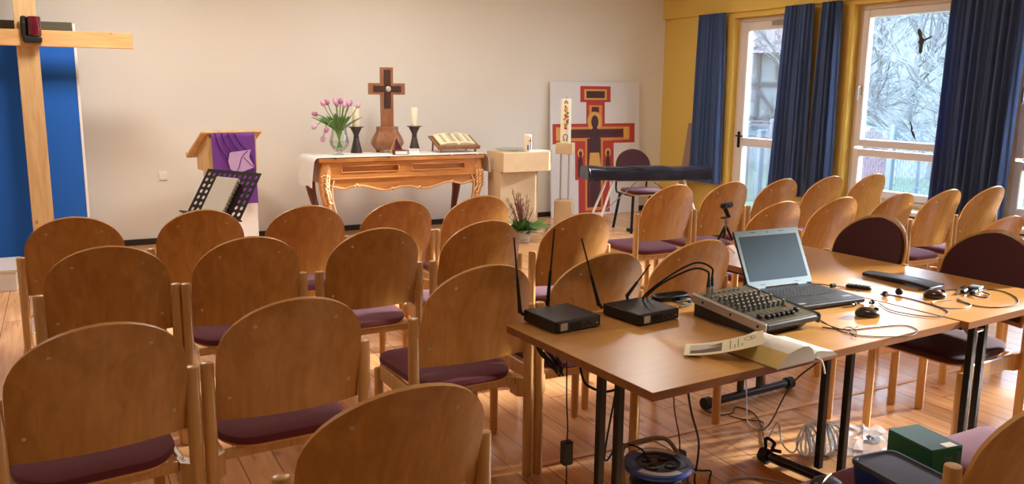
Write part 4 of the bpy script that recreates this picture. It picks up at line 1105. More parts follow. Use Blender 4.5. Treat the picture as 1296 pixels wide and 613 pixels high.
# apron front with two recessed panels and scalloped lower edge
af = MB(); y0, y1 = -hd+.01, -hd+.05
x_, z_ = hw-.03, .862
af.box(-x_, x_, y0, y1, .826, z_); af.box(-x_, x_, y0, y1, .70, .765)
for (a_, b_) in ((-x_, -.66), (-.08, .08), (.66, x_)): af.box(a_, b_, y0, y1, .765, .826)
af.build('apron', M['walnut'], t, smooth=0)
bk = MB(); bk.box(-.66, .66, y1-.001, y1+.006, .765, .826); bk.build('recess', M['walnut'], t, smooth=0)
ml = MB()
for (a_, b_) in ((-.66, -.08), (.08, .66)):
    ml.tube([(a_, y0-.003, .765), (b_, y0-.003, .765), (b_+.012, y0-.003, .795), (b_, y0-.003, .826), (a_, y0-.003, .826), (a_-.012, y0-.003, .795), (a_, y0-.003, .765)], .006, n=6, smooth=0)
ml.box(-x_-.01, x_+.01, y0-.012, y0, .695, .712, b=.004); ml.build('moulding', M['walnut'], t)
sc = MB(); ns = 80; low = []
def scal(u):   # u -1..1
    au = abs(u)
    if au < .08: return .600
    if au < .42: return .600-.03*math.sin(PI*(au-.08)/.34)*-1*.0+ -.026*math.sin(PI*(au-.08)/.34)+.0
    if au < .76: return .600+.028*math.sin(PI*(au-.42)/.34)-.0
    return .600-.10*((au-.76)/.24)**2*-1*0+ .05*((au-.76)/.24)
pts = [(u*(hw-.05), scal(u)) for u in [-1+2*k/ns for k in range(ns+1)]]
sc.prism([(-(hw-.05), .70)]+pts+[((hw-.05), .70)], y0+.004, y1-.004, 'y'); sc.build('scalloped_skirt', M['walnut'], t, smooth=0)
tr = MB(); tr.tube([(x, y0-.0, z) for x, z in pts], .011, n=8, smooth=0); tr.build('gilt_edge', M['gilt'], t)
vol = MB()
for u in (-.62, -.18, .18, .62):
    x = u*(hw-.05); z = scal(u)
    for k in range(3): vol.lathe([(.004, 0), (.014-.002*k, .004), (.016-.002*k, .012), (.006, .02)], n=10, T=Matrix.Translation((x+(k-1)*.02, y0-.004, z+.012*(k % 2))) @ Matrix.Rotation(PI/2, 4, 'X'))
vol.build('carved_scrolls', M['gilt'], t)
sd = MB(); 
for sx in (-1, 1): sd.box(sx*(hw-.03)-.012, sx*(hw-.03)+.012, -hd+.058, hd-.02, .66, .862)
sd.box(-(hw-.05), hw-.05, hd-.045, hd-.02, .66, .862); sd.build('side_and_back_apron', M['walnut'], t, smooth=0)
for sx in (-1, 1):
    for sy in (-1, 1):
        bx, by = sx*(hw-.085), sy*(hd-.06)
        prof = [(.0, .86, .05), (.022, .74, .058), (.03, .64, .055), (.012, .48, .042), (-.03, .3, .032), (-.045, .16, .027), (-.02, .06, .026), (.015, .02, .03), (.025, .0, .03)]
        P = catmull([(bx+sx*o_, by+sy*o_*.8, z) for o_, z, r_ in prof], 4)
        rad = catmull([(r_, 0, 0) for o_, z, r_ in prof], 4)
        rg = []
        for p, r_ in zip(P, rad):
            rg.append([(p.x+r_.x*math.copysign(abs(math.cos(q))**.8, math.cos(q)), p.y+r_.x*math.copysign(abs(math.sin(q))**.8, math.sin(q)), p.z) for q in [2*PI*k/12 for k in range(12)]])
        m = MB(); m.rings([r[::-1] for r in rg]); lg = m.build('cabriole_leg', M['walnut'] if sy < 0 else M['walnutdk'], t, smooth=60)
        if sy < 0:
            c = MB(); rn = random.Random(3+sx); by -= .02
            for k in range(22):
                z = .74-.013*k; o_ = .03-.0*k
                if k > 12: o_ = .03-(k-12)*.004
                for dx in (-.028, .0, .028):
                    c.lathe([(.002, 0), (.015, .004), (.012, .012), (.003, .018)], n=8, T=Matrix.Translation((bx+sx*o_+dx+rn.uniform(-.008, .008), by-.8*abs(o_)-.04+abs(dx)*.5, z)) @ Matrix.Rotation(PI/2, 4, 'X'))
            c.tube([(bx-sx*.06, by-.03, .70), (bx-sx*.035, by-.045, .62), (bx-sx*.04, by-.04, .5), (bx-sx*.075, by-.025, .36)], .008, n=8)
            c.build('gilt_carving', M['gilt'], lg, smooth=60)
    c = MB(); c.tube([(sx*(hw-.17), -hd+.02, .625), (sx*(hw-.1), -hd+.02, .615), (sx*(hw-.08), -hd+.02, .56), (sx*(hw-.1), -hd+.02, .45)], .014, n=8); c.build('leg_bracket', M['gilt'], t)

t = thing('altar_cloth', 'white linen altar runner hanging over both table ends', 'cloth', (3.09, 8.41, 0), 0)
hc = hw+.018
segs = [(-hc-.035, .62), (-hc-.028, .75), (-hc-.02, .88), (-hc-.004, .911), (-hc+.03, .9135)]
def cloth(u, v):
    # u across width: side drop left, top, side drop right
    Ld = .29; Rd = .20; Lt = 2*hc; tot = Ld+Lt+Rd; s_ = u*tot; yy = -.30+.58*v
    wob = .010*math.sin(9*v+.5)
    if s_ < Ld:
        d = Ld-s_; x = -hc-.022-.03*math.sin(min(1, d/Ld)*PI/2)-wob*d/Ld; z = .912-d+.012*math.sin(7*v)*d/Ld
        if d < .03: x = -hc-.022*(d/.03); z = .914-.5*d
    elif s_ < Ld+Lt: x = -hc+(s_-Ld); z = .9145
    else:
        d = s_-Ld-Lt; x = hc+.03+.03*math.sin(min(1, d/Rd)*PI/2)+wob*d/Rd; z = .912-d
        if d < .03: x = hc+.03*(d/.03); z = .914-.5*d
    return (x, yy, z)
m = MB(); m.sheet(cloth, 90, 14, .004); m.build('runner', M['whitecloth'], t, smooth=60)
m = MB()
for x in (.5, .8): m.box(x, x+.014, -.333, -.302, .907, .922, b=.003)
for x in (-.75, -.2): m.box(x, x+.03, -.333, -.31, .9055, .915, b=.003, mi=1)
m.build('cloth_clip', [M['white'], M['darkinlay']], t)
ZA = .9175
# vase with tulips
t = thing('glass_vase', 'clear glass vase with water on the left of the altar', 'vase', (2.50, 8.42, ZA), 0)
m = MB(); m.lathe([(.045, 0), (.05, .004), (.018, .016), (.02, .024), (.06, .05), (.095, .10), (.1, .14), (.085, .19), (.072, .25), (.082, .30), (.079, .30), (.069, .25), (.081, .19), (.095, .14), (.09, .10), (.056, .056), (.005, .035)], n=28); m.build('glass_body', M['vglass'], t, smooth=60)
m = MB(); m.lathe([(.005, .037), (.054, .058), (.088, .102), (.093, .14), (.002, .141)], n=28); m.build('water', M['water'], t, smooth=60)
rn = random.Random(11)
heads = [(-.10, .02, .50), (-.15, -.02, .49), (-.02, .03, .52), (.01, -.03, .51), (.06, .02, .50), (.09, -.02, .485), (.12, .03, .49), (.04, -.05, .47), (-.24, -.04, .30), (-.14, -.08, .28), (-.17, -.03, .12+.07), (.19, .0, .47), (-.2, .05, .4), (.0, .05, .48), (-.04, -.05, .5)]
for i, (x, y, z) in enumerate(heads):
    tl = thing('tulip', ['pink tulip standing upright in the vase bouquet', 'pink tulip drooping out of the vase to the left'][1 if z < .45 else 0], 'flower', (2.50, 8.42, ZA), 0, 'tulips in the glass vase')
    dirx = Vector((x, y, 0)); b = Vector((-x*.15, -y*.2, .06))
    zt = max(z, .33); pth = [b, Vector((x*.1, y*.1, .2)), Vector((x*.3, y*.3, .32)), Vector((x*.7, y*.7, max(z, .36)-.02 if z < .45 else z-.08)), Vector((x, y, z))]
    m = MB(); m.tube(pth, .0045, n=6); m.build('stem', M['stem'], tl)
    P = catmull(pth, 6); d = (P[-1]-P[-2]).normalized(); q = Vector((0, 0, 1)).rotation_difference(d).to_matrix().to_4x4()
    m = MB(); m.lathe([(.005, -.002), (.019, .006), (.025, .022), (.023, .042), (.013, .058), (.004, .061)], n=10, T=Matrix.Translation((x, y, z)) @ q); m.build('petals', M['tulip'] if i % 3 else M['tulipdk'], tl, smooth=60)
    for rep_ in range(2):
        m = MB(); sgn = 1 if x >= 0 else -1; lx = x*1.2+rn.uniform(-.03, .03); ly = y+rn.uniform(-.05, .05)
        def leaf(u, v, lx=lx, ly=ly, z=z):
            s_ = v; w_ = .02*math.sin(PI*min(1, s_*.97+.03))**.7*(2*u-1)
            return (lx*(s_**1.5)+w_, ly*s_+.3*w_, .2+s_*(max(.2, z-.28))-.02*s_*s_)
        m.sheet(leaf, 4, 10, .0015); m.build('leaf', M['green'], tl, smooth=60)
def candlestick(label, x, clabel):
    t = thing('candlestick', label, 'candlestick', (x, 8.6, ZA), 0, 'dark candlesticks on the altar')
    m = MB(); m.lathe([(.062, 0), (.062, .006), (.056, .03), (.026, .155), (.03, .16), (.03, .168), (.024, .172), (.03, .2), (.058, .255), (.062, .262)], n=20); m.build('stem', M['ironcandle'], t)
    m = MB(); m.lathe([(.06, .262), (.082, .266), (.082, .272), (.01, .272)], n=24); m.build('drip_tray', M['ironcandle'], t)
    c = thing('pillar_candle', clabel, 'candle', (x, 8.6, ZA+.2725), 0, 'white altar candles')
    m = MB(); m.lathe([(.036, 0), (.037, .005), (.037, .19), (.033, .2), (.01, .195)], n=20); m.build('wax', M['wax'], c)
    MB().cyl((0, 0, .195), (.002, 0, .212), .0015, n=6).build('wick', M['blackmatte'], c)
candlestick('dark metal candlestick on the altar between tulips and altar cross', 2.735, 'white candle on the left candlestick, half hidden by tulips')
candlestick('dark metal candlestick on the altar right of the altar cross', 3.385, 'white candle on the right candlestick')
# altar cross
t = thing('altar_cross', 'wooden altar cross rising from a bulbous wooden base', 'cross', (3.07, 8.58, ZA), 0)
m = MB()
rg = []
for (r_, z) in [(.125, .025), (.15, .05), (.175, .09), (.172, .12), (.15, .17), (.125, .21), (.115, .24), (.12, .255), (.115, .27), (.07, .275)]:
    rg.append([(r_*math.copysign(abs(math.cos(q))**.75, math.cos(q))*(1+.02*math.cos(8*q)), .62*r_*math.copysign(abs(math.sin(q))**.75, math.sin(q)), z) for q in [2*PI*k/32 for k in range(32)]])
m.rings(rg); m.build('bulb_base', M['oakcross'], t, smooth=60)
m = MB()
for sx in (-1, 1):
    for sy in (-1, 1): m.lathe([(.016, 0), (.024, .01), (.02, .028)], (sx*.09, sy*.05, 0), 10)
m.build('foot', M['oakcross'], t)
cz = .66
m = MB(); m.prism([(-.066, .27), (.066, .27), (.066, cz-.056), (.197, cz-.056), (.197, cz+.062), (.066, cz+.062), (.066, .885), (-.066, .885), (-.066, cz+.062), (-.197, cz+.062), (-.197, cz-.056), (-.066, cz-.056)], -.022, .022, 'y'); m.build('cross_body', M['oakcross'], t, smooth=0)
m = MB(); m.prism([(-.038, .46), (.038, .46), (.038, cz-.03), (.155, cz-.03), (.155, cz+.035), (.038, cz+.035), (.038, .86), (-.038, .86), (-.038, cz+.035), (-.155, cz+.035), (-.155, cz-.03), (-.038, cz-.03)], -.026, -.0222, 'y'); m.build('dark_inlay', M['darkinlay'], t, smooth=0)
m = MB(); m.lathe([(.028, 0), (.028, .004), (.02, .008), (.004, .009)], n=20, T=Matrix.Translation((.01, -.0262, cz+.003)) @ Matrix.Rotation(PI/2, 4, 'X')); m.build('silver_disc', M['silver'], t)
# folded card + little book
t = thing('folded_card', 'yellow and orange folded card standing before the altar cross', 'card', (3.10, 8.37, ZA), 0)
m = MB(); m.add([(-.07, -.02, 0), (-.03, .03, .0), (-.0, .01, .17), (.10, -.03, 0), (-.068, -.024, 0), (.0, .006, .165)], [(0, 1, 2), (4, 5, 1), (4, 0, 2, 5)]); 
m = MB(); m.sheet(lambda u, v: (-.085+.07*v+.035*u*(1-v), .02*u, .165*v), 3, 6, .004); m.build('yellow_leaf', M['gold'], t)
m = MB(); m.sheet(lambda u, v: (-.035+.02*v+.11*u*(1-v), -.005-.02*u, .155*v), 4, 6, .004); m.build('red_leaf', M['iconmar'], t)
t = thing('small_book', 'small dark red hymn book lying at the altar front', 'book', (3.10, 8.22, ZA), -6)
m = MB(); m.box(-.085, .04, -.05, .05, 0, .006); m.box(-.085, .04, -.05, .05, .04, .046); m.box(-.091, -.085, -.05, .05, 0, .046); m.build('red_cover', M['iconmar'], t, smooth=0)
m = MB(); m.box(-.084, .038, -.047, .047, .0065, .0395); m.build('pages', M['paper'], t, smooth=0)
t = thing('white_box', 'small white book beside the red hymn book on the altar', 'book', (3.22, 8.215, ZA), -6)
MB().box(-.055, .055, -.05, .05, 0, .05, b=.003).build('page_block', M['paper'], t)
MB().box(-.06, .058, -.053, .052, .05, .055).build('front_cover', M['iconwhite'], t, smooth=0)
# bible on stand
t = thing('book_stand', 'small wooden book stand on the right of the altar', 'book stand', (3.78, 8.42, ZA), 0)
TS = Matrix.Translation((0, -.1, .06)) @ Matrix.Rotation(R(22), 4, 'X')
MB().box(-.25, .25, -.01, .27, -.012, .008, T=TS, b=.004).build('rest_board', M['oakcross'], t)
MB().box(-.25, .25, -.03, -.01, -.022, .022, T=TS, b=.006).build('front_ledge', M['oakcross'], t)
m = MB()
for sx in (-1, 1):
    m.lathe([(.01, 0), (.016, .01), (.009, .03), (.012, .058)], (sx*.2, -.1, 0), 10); m.cyl((sx*.2, .14, 0), (sx*.2, .13, .14), .01, n=8)
m.build('turned_feet', M['oakcross'], t)
t = thing('altar_bible', 'large open bible on the wooden book stand', 'book', (3.78, 8.42, ZA), 0)
MB().box(-.22, .22, .0, .255, .0085, .0125, T=TS).build('cover', M['walnutdk'], t, smooth=0)
for sx in (-1, 1):
    m = MB()
    poly = [(0, .013)]+[(sx*.205*k/10, .013+.010+.026*math.sin(PI*(k/10)**.7)**.7*(1-.3*k/10) if 0 < k < 10 else (.018 if k == 0 else .024)) for k in range(11)]+[(sx*.205, .013)]
    vs = [(a_, .006, b_) for a_, b_ in poly]+[(a_, .25, b_) for a_, b_ in poly]; N_ = len(poly)
    fs = [tuple(range(N_)), tuple(range(2*N_-1, N_-1, -1))]+[(k, N_+k, N_+(k+1) % N_, (k+1) % N_) for k in range(N_)]
    if sx < 0: fs = [tuple(f_)[::-1] for f_ in fs]
    m.add([TS @ Vector(v) for v in vs], [f_[::-1] for f_ in fs]); m.build('page_block', M['cream'], t)
for sx in (-1, 1):
    m = MB()
    for k in range(9):
        for c_ in range(2):
            xx = sx*(.05+c_*.075); m.box(xx-.03, xx+.03, .04+k*.022, .048+k*.022, .0468-.006*c_, .0474-.006*c_, T=TS)
    m.build('text_columns', M['inkl'], t, smooth=0)

# ------------------------------------------------------------------ stone font / lectern block
t = thing('stone_pedestal', 'limestone pedestal table with a thick slab right of the altar', 'pedestal', (4.40, 7.95, 0), 0)
slab = [(-.29, -.05), (.27, -.05), (.39, .10), (.39, .35), (-.29, .35)]
m = MB(); m.prism(slab, .72, .93, 'z'); m.build('top_slab', M['stone'], t, bevel=.004, smooth=0)
ped = [(-.29, .02), (.14, .02), (.25, .15), (.25, .32), (-.29, .32)]
m = MB(); m.prism(ped, .05, .7195, 'z'); m.build('shaft', M['stone'], t, bevel=.004, smooth=0)
m = MB(); m.prism([(-.33, -.03), (.2, -.03), (.34, .13), (.34, .36), (-.33, .36)], 0, .05, 'z'); m.build('plinth', M['stone'], t, bevel=.004, smooth=0)
t = thing('glass_bowl', 'shallow clear glass dish on the limestone pedestal', 'bowl', (4.33, 8.1, .931), 0)
m = MB(); m.lathe([(.06, 0), (.17, .012), (.2, .028), (.195, .028), (.165, .016), (.06, .006), (.003, .006)], n=32); m.build('dish', M['vglass'], t, smooth=60)
t = thing('white_napkin', 'white cloth folded flat on the limestone pedestal', 'cloth', (4.6, 8.02, .931), 10)
m = MB(); m.box(-.14, .12, -.06, .14, 0, .008, b=.003); m.build('folded_cloth', M['whitecloth'], t)
t = thing('decorated_candle', 'short white candle with a small figure motif on the pedestal', 'candle', (4.48, 7.985, .9395), 0)
t.location = (4.435, 7.96, .9305)
m = MB(); m.lathe([(.038, 0), (.039, .004), (.039, .18), (.034, .186), (.008, .184)], n=22); m.build('wax', M['wax'], t)
m = MB(); m.box(-.03, -.012, -.042, -.036, .02, .075, b=.002); m.build('blue_motif', M['reelblue'], t)
m = MB(); m.box(.008, .016, -.042, -.036, .02, .16, b=.002); m.box(-.012, .03, -.041, -.035, .115, .123, b=.002); m.build('brown_motif', M['darkinlay'], t)

# paschal candle
t = thing('candle_stand', 'limestone and chrome floor stand for the tall easter candle', 'candle stand', (4.97, 8.06, 0), -40)
MB().box(-.1, .1, -.1, .1, 0, .37, b=.004).build('stone_base', M['stone'], t)
m = MB()
MB().box(-.095, .095, -.095, .095, .89, 1.01, b=.004).build('stone_head', M['stone'], t)
for sx in (-1, 1):
    m = MB(); m.cyl((sx*.045, 0, .37), (sx*.045, 0, .89), .011, n=12); m.build('chrome_rod', M['silver'], t)
t = thing('easter_candle', 'tall white easter candle with cross, alpha and omega', 'candle', (4.97, 8.06, 1.0105), -31)
m = MB(); m.lathe([(.058, 0), (.059, .004), (.059, .475), (.054, .485), (.01, .48)], n=32); m.build('wax', M['wax'], t)
MB().cyl((0, 0, .48), (.003, 0, .505), .002, n=6).build('wick', M['blackmatte'], t)
def cy(a_, z): return (.0605*math.sin(a_/.0605), -.0605*math.cos(a_/.0605), z)
m = MB(); m.tube([cy(-.022, .43), cy(-.012, .455), cy(-.004, .47), cy(.006, .455), cy(.018, .43)], .004, n=6, smooth=0); m.tube([cy(-.016, .442), cy(.012, .442)], .003, n=6, smooth=0)
m.build('alpha_letter', M['blackmatte'], t)
m = MB(); m.tube([cy(-.032, .028), cy(-.012, .028), cy(-.016, .04), cy(-.028, .058), cy(-.026, .08), cy(-.012, .094), cy(.006, .094), cy(.02, .08), cy(.022, .058), cy(.01, .04), cy(.006, .028), cy(.026, .028)], .0045, n=6, smooth=0); m.build('omega_letter', M['blackmatte'], t)
rn = random.Random(4)
for nm, mt, n_ in (('gold_ornament', 'gold', 14), ('red_ornament', 'red', 10), ('green_ornament', 'green', 7)):
    m = MB(); m.tube([cy(-.004, .15), cy(.003, .27), cy(-.003, .4)], .0015, n=5)
    for k in range(n_):
        z = .15+.25*rn.random(); a_ = rn.uniform(-.026, .026)*(1-.5*abs(z-.27)/.13); p = cy(a_, z)
        m.box(-.009, .009, -.003, .001, -.012, .012, T=Matrix.Translation(p) @ Matrix.Rotation(a_/.0605, 4, 'Z') @ Matrix.Rotation(rn.uniform(-.9, .9), 4, 'Y'), b=.001)
    m.build(nm, M[mt], t)

# plant basket
t = thing('plant_basket', 'pale wicker basket holding a leafy plant with dry red twigs', 'plant', (4.23, 7.72, 0), 0)
m = MB(); m.rings([[(.095*s_*math.cos(q), .095*s_*math.sin(q)*.9, z) for q in [2*PI*k/28 for k in range(28)]] for s_, z in ((.9, 0), (1.0, .03), (1.06, .07), (1.1, .11), (1.12, .13), (1.04, .13), (1.0, .10), (.05, .1))]); bs = m.build('basket', M['wicker'], t)
m = MB()
for j in range(5): m.tube([((.098+.002*j)*math.cos(q)*(1+.03*math.sin(14*q+j*PI)), .9*(.098+.002*j)*math.sin(q)*(1+.03*math.sin(14*q+j*PI)), .015+.026*j) for q in [2*PI*k/56 for k in range(57)]], .006, n=5, smooth=0)
m.build('weave', M['wicker'], bs)
rn = random.Random(8)
m = MB()
for k in range(190):
    a_ = rn.uniform(0, 2*PI); ln = rn.uniform(.1, .24); el = rn.uniform(.2, 1.3); base = Vector((rn.uniform(-.06, .06), rn.uniform(-.06, .06), .1))
    d = Vector((math.cos(a_)*math.cos(el), math.sin(a_)*math.cos(el), math.sin(el))); sd_ = Vector((-math.sin(a_), math.cos(a_), 0))
    w_ = rn.uniform(.014, .026)
    m.sheet(lambda u, v: base+d*ln*v+sd_*w_*math.sin(PI*v)**.8*(2*u-1)+Vector((0, 0, -.5*ln*v*v*.5)), 2, 5, .0012)
m.build('leaves', M['green'], t, smooth=60)
m = MB()
for k in range(3):
    a_ = (.0, -.25, 2.6)[k]; base = Vector((.04, -.06, .17)); d = Vector((math.cos(a_), math.sin(a_), .25 if k == 0 else .05)); ln = (.24, .27, .2)[k]; sd_ = Vector((-math.sin(a_), math.cos(a_), .6)).normalized()
    m.sheet(lambda u, v: base+d*ln*v+sd_*.03*math.sin(PI*v)**.8*(2*u-1), 2, 8, .002)
m.build('broad_leaf', M['green'], t, smooth=60)
m = MB()
for k in range(44):
    a_ = rn.uniform(0, 2*PI); r_ = rn.uniform(.02, .18); h_ = rn.uniform(.34, .56)
    p = [(0, 0, .1), (r_*.4*math.cos(a_), r_*.4*math.sin(a_), h_*.55), (r_*math.cos(a_)-.02, r_*math.sin(a_), h_)]
    m.tube(p, .0022, n=4, smooth=3)
    for j in range(3):
        q = Vector(p[1]).lerp(Vector(p[2]), .2+.3*j); m.tube([q, q+Vector((rn.uniform(-.03, .03), rn.uniform(-.02, .02), .035))], .0022, n=4, smooth=0)
m.build('dry_twigs', M['twig'], t)

# ------------------------------------------------------------------ icon panel
t = thing('icon_panel', 'large white board painted with a red and gold crucifix leaning on the wall', 'painting', (6.06, 9.03, 0.002), 0)
TI = Matrix.Rotation(R(-3), 4, 'X')
MB().box(-.675, .675, 0, .02, 0, 1.69, T=TI, b=.002).build('board', M['iconwhite'], t)
ic = lambda x, z: (x-6.0, z)
def lay(name, poly, d, mt):
    m = MB(); m.prism(poly, -d-.0012, -d, 'y', T=TI); return m.build(name, M[mt], t, smooth=0)
cx = -.035
lay('red_cross', [(-.27, .03), (.21-.0, .03), (.21, .46), (.27, .46), (.27, .92), (.60, .92), (.60, 1.17), (.13, 1.17), (.13, 1.44), (.22, 1.44), (.22, 1.64), (-.24, 1.64), (-.24, 1.44), (-.15, 1.44), (-.15, 1.17), (-.65, 1.17), (-.65, .92), (-.32, .92), (-.32, .46), (-.27, .46)], .0, 'red')
lay('gold_border', [(-.17, .06), (.10, .06), (.10, .95), (.52, .96), (.52, 1.13), (.09, 1.13), (.09, 1.40), (-.11, 1.40), (-.11, 1.13), (-.60, 1.13), (-.60, .96), (-.17, .95)], .0014, 'orange')
lay('end_panel', [(-.60, .97), (-.50, .97), (-.50, 1.12), (-.60, 1.12)], .0028, 'gold'); lay('end_panel', [(.43, .97), (.51, .97), (.51, 1.12), (.43, 1.12)], .0028, 'gold')
lay('dark_beam', [(-.49, .99), (.42, .99), (.42, 1.10), (-.49, 1.10)], .0028, 'iconmar')
lay('dark_shaft', [(-.14, .1), (.07, .1), (.07, .98), (-.14, .98)], .0028, 'iconmar')
lay('top_panel', [(-.18, 1.47), (.16, 1.47), (.16, 1.60), (-.18, 1.60)], .0014, 'gold'); lay('top_scene', [(-.15, 1.49), (.13, 1.49), (.13, 1.58), (-.15, 1.58)], .0028, 'figure')
lay('title_plate', [(-.07, 1.31), (.04, 1.31), (.04, 1.38), (-.07, 1.38)], .0028, 'iconmar')
lay('halo', [(-.03+.105*math.cos(q), 1.2+.12*math.sin(q)) for q in [2*PI*k/28 for k in range(28)]], .0042, 'gold')
def ell(cx_, cz_, a_, b_, n=20): return [(cx_+a_*math.cos(q), cz_+b_*math.sin(q)) for q in [2*PI*k/n for k in range(n)]]
lay('figure_head', ell(-.025, 1.19, .055, .085), .0058, 'figure')
lay('figure_torso', [(-.08, .80), (.03, .80), (.045, .95), (.06, 1.04), (.36, 1.03), (.36, 1.07), (.04, 1.09), (.0, 1.12), (-.05, 1.12), (-.09, 1.09), (-.42, 1.07), (-.42, 1.03), (-.11, 1.04), (-.095, .95)], .0058, 'figure')
lay('loincloth', [(-.10, .80), (.04, .80), (.075, .58), (-.12, .58)], .0058, 'gold')
lay('figure_legs', [(-.09, .58), (.04, .58), (.02, .3), (.0, .17), (-.07, .17), (-.085, .3)], .0058, 'figure')
for x in (-.24, .18):
    lay('side_halo', ell(x, .80, .045, .055), .0014, 'gold'); lay('side_head', ell(x, .79, .024, .036), .0028, 'figure')
    lay('side_figure', [(x-.035, .5), (x+.03, .5), (x+.03, .70), (x+.012, .76), (x-.014, .76), (x-.04, .70)], .0028, 'figure')

# leaning board
t = thing('leaning_panel', 'narrow grey-brown board leaning on the yellow wall beside the first curtain', 'board', (6.92, 8.3, .002), 0)
MB().box(-.0, .015, -.07, .07, 0, 1.2, b=.002, T=Matrix.Rotation(R(8.2), 4, 'Y')).build('board', M['greyboard'], t)
t.location = (6.955, 8.50, .002)
# keyboard
KA = -17.5
t = thing('keyboard_piano', 'electric keyboard under a shiny black cover on a white trestle stand', 'keyboard', (4.95, 7.56, 0), KA)
def kf(u, v):
    return (0, 0, 0)
m = MB()
n = 40; rg = []
for i in range(n+1):
    x = 1.41*i/n; w1 = .012*math.sin(9*x+1)+.006*math.sin(23*x)
    rg.append([(x, -.02+.004*math.sin(14*x), .64), (x, .32, .64), (x, .325, .70), (x, .30, .765+w1*.4), (x, .16, .775+w1*.7), (x, .02, .768+w1*.6), (x, -.015+.004*math.sin(17*x), .74+w1*.3), (x, -.022+.003*math.sin(31*x), .69)])
m.rings(rg); m.build('vinyl_cover', M['vinyl'], t, smooth=50)
m = MB(); m.tube([(0, -.02, .77), (.02, -.028, .70), (.015, -.03, .64), (.05, -.026, .655), (.1, -.03, .64)], .012, n=8); m.tube([(.2, -.0, .775), (.35, -.018, .765), (.5, .0, .775), (.62, -.015, .762)], .008, n=8); m.build('cover_folds', M['vinyl'], t, smooth=60)
for k, (x0, x1, y) in enumerate([(.18, .0, .02), (.33, .19, .26), (1.05, 1.24, .02), (1.2, 1.38, .26)]):
    pass
for sx, xs in ((-1, (.3, .08)), (1, (1.1, 1.33))):
    for y, dy in ((.03, -.06), (.27, .07)):
        m = MB(); m.tube([(xs[0], y, .638), (xs[1], y+dy, .012)], .013, smooth=0, n=10); m.build('leg', M['white'], t)
m = MB(); m.tube([(.3, .03, .628), (1.1, .03, .628)], .007, smooth=0); m.tube([(.3, .27, .628), (1.1, .27, .628)], .007, smooth=0)
for x in (.3, 1.1): m.tube([(x, .03, .625), (x, .27, .625)], .012, smooth=0)
m.build('stand_frame', M['steel'], t)
m = MB(); m.tube([(.19, -.0, .3), (.6, .15, .6)], .006, smooth=0); m.tube([(1.2, -.0, .3), (.8, .15, .6)], .006, smooth=0); m.build('cross_brace', M['steel'], t)
t = thing('floor_box', 'tiny black box on the floor behind the right chair block', 'box', (5.70, 7.78, 0.001), 0)
MB().box(-.04, .04, -.03, .03, 0, .035, b=.004).build('box_body', M['black'], t)
MB().box(-.02, .02, -.032, -.03, .01, .025).build('slot', M['darkgrey'], t)

# ------------------------------------------------------------------ outside
hill = MB()
def hf(u, v):
    x = 7.7+60*u; y = -18+75*v
    d = max(0, x-17.5); z = -.35+.42*d*(1 if d < 25 else 25/d)+(.25*math.sin(.5*x+.3*y)*min(1, d/6))
    return (x, y, z)
hill.sheet(hf, 60, 60, .05); o = hill.build('garden_ground', M['hill'], smooth=80); o['kind'] = 'structure'
o = MB().box(7.75, 17, -10, 30, -.36, -.31).build('lawn', M['grass'], smooth=0); o['kind'] = 'structure'
hb = MB(); rn = random.Random(21)
# fence
FX = 11.2
t = thing('wire_fence', 'blue-grey wire mesh garden fence outside the windows', 'fence', (FX, 9, 0), 0)
for k in range(11):
    y = -5.6+k*2.5-.72; m = MB(); m.box(-.035, .035, y-.035, y+.035, -.38, 1.12, b=.004); m.build('post', M['fence'], t)
m = MB()
for z in (-.2, .2, .6, 1.0, 1.06):
    m.box(.036, .042, -7, 19, z, z+.008)
y = -7
while y < 19: m.box(.042, .046, y, y+.006, -.3, 1.08); y += .05
m.build('wire_mesh', M['fence'], t, smooth=0)
m = MB(); y = -7
while y < 19:
    m.add([(.3, y, -.3), (.3, y+.009, -.3), (.3, y+1.2, 1.0), (.3, y+1.191, 1.0)], [(0, 1, 2, 3)]); m.add([(.305, y, 1.0), (.305, y+.009, 1.0), (.305, y+1.2, -.3), (.305, y+1.191, -.3)], [(0, 1, 2, 3)]); y += .12
t3 = thing('lattice_fence', 'diagonal chain link fence standing just behind the wire mesh fence', 'fence', (FX+.6, 9, 0), 0); m.build('chain_link', M['fence'], t3, smooth=0)
t3.location = (FX+.1, 0, 0); t.location = (FX, 0, 0)
for k in range(6):
    m = MB(); m.cyl((.3, -5+4.5*k, -.38), (.3, -5+4.5*k, 1.05), .025, n=10); m.build('post', M['fence'], t3)
# gate by the glass door
t = thing('garden_gate', 'blue-grey metal garden gate outside the glass door', 'gate', (10.6, 11.2, -.35), 0)
m = MB(); m.box(-.05, .05, -.06, .06, 0, 1.42, b=.006); m.box(-.05, .05, -.42, -.32, 0, 1.3, b=.006); m.build('gate_post', M['fence'], t)
m = MB(); m.box(-.03, .03, .06, 1.0, 1.05, 1.13); m.box(-.03, .03, .06, 1.0, .1, .18); m.box(-.03, .03, .92, 1.0, .18, 1.05); m.build('gate_frame', M['fence'], t, smooth=0)
m = MB()
for k in range(8): m.box(-.008, .008, .14+.1*k, .155+.1*k, .18, 1.05)
m.build('gate_bars', M['fence'], t, smooth=0)
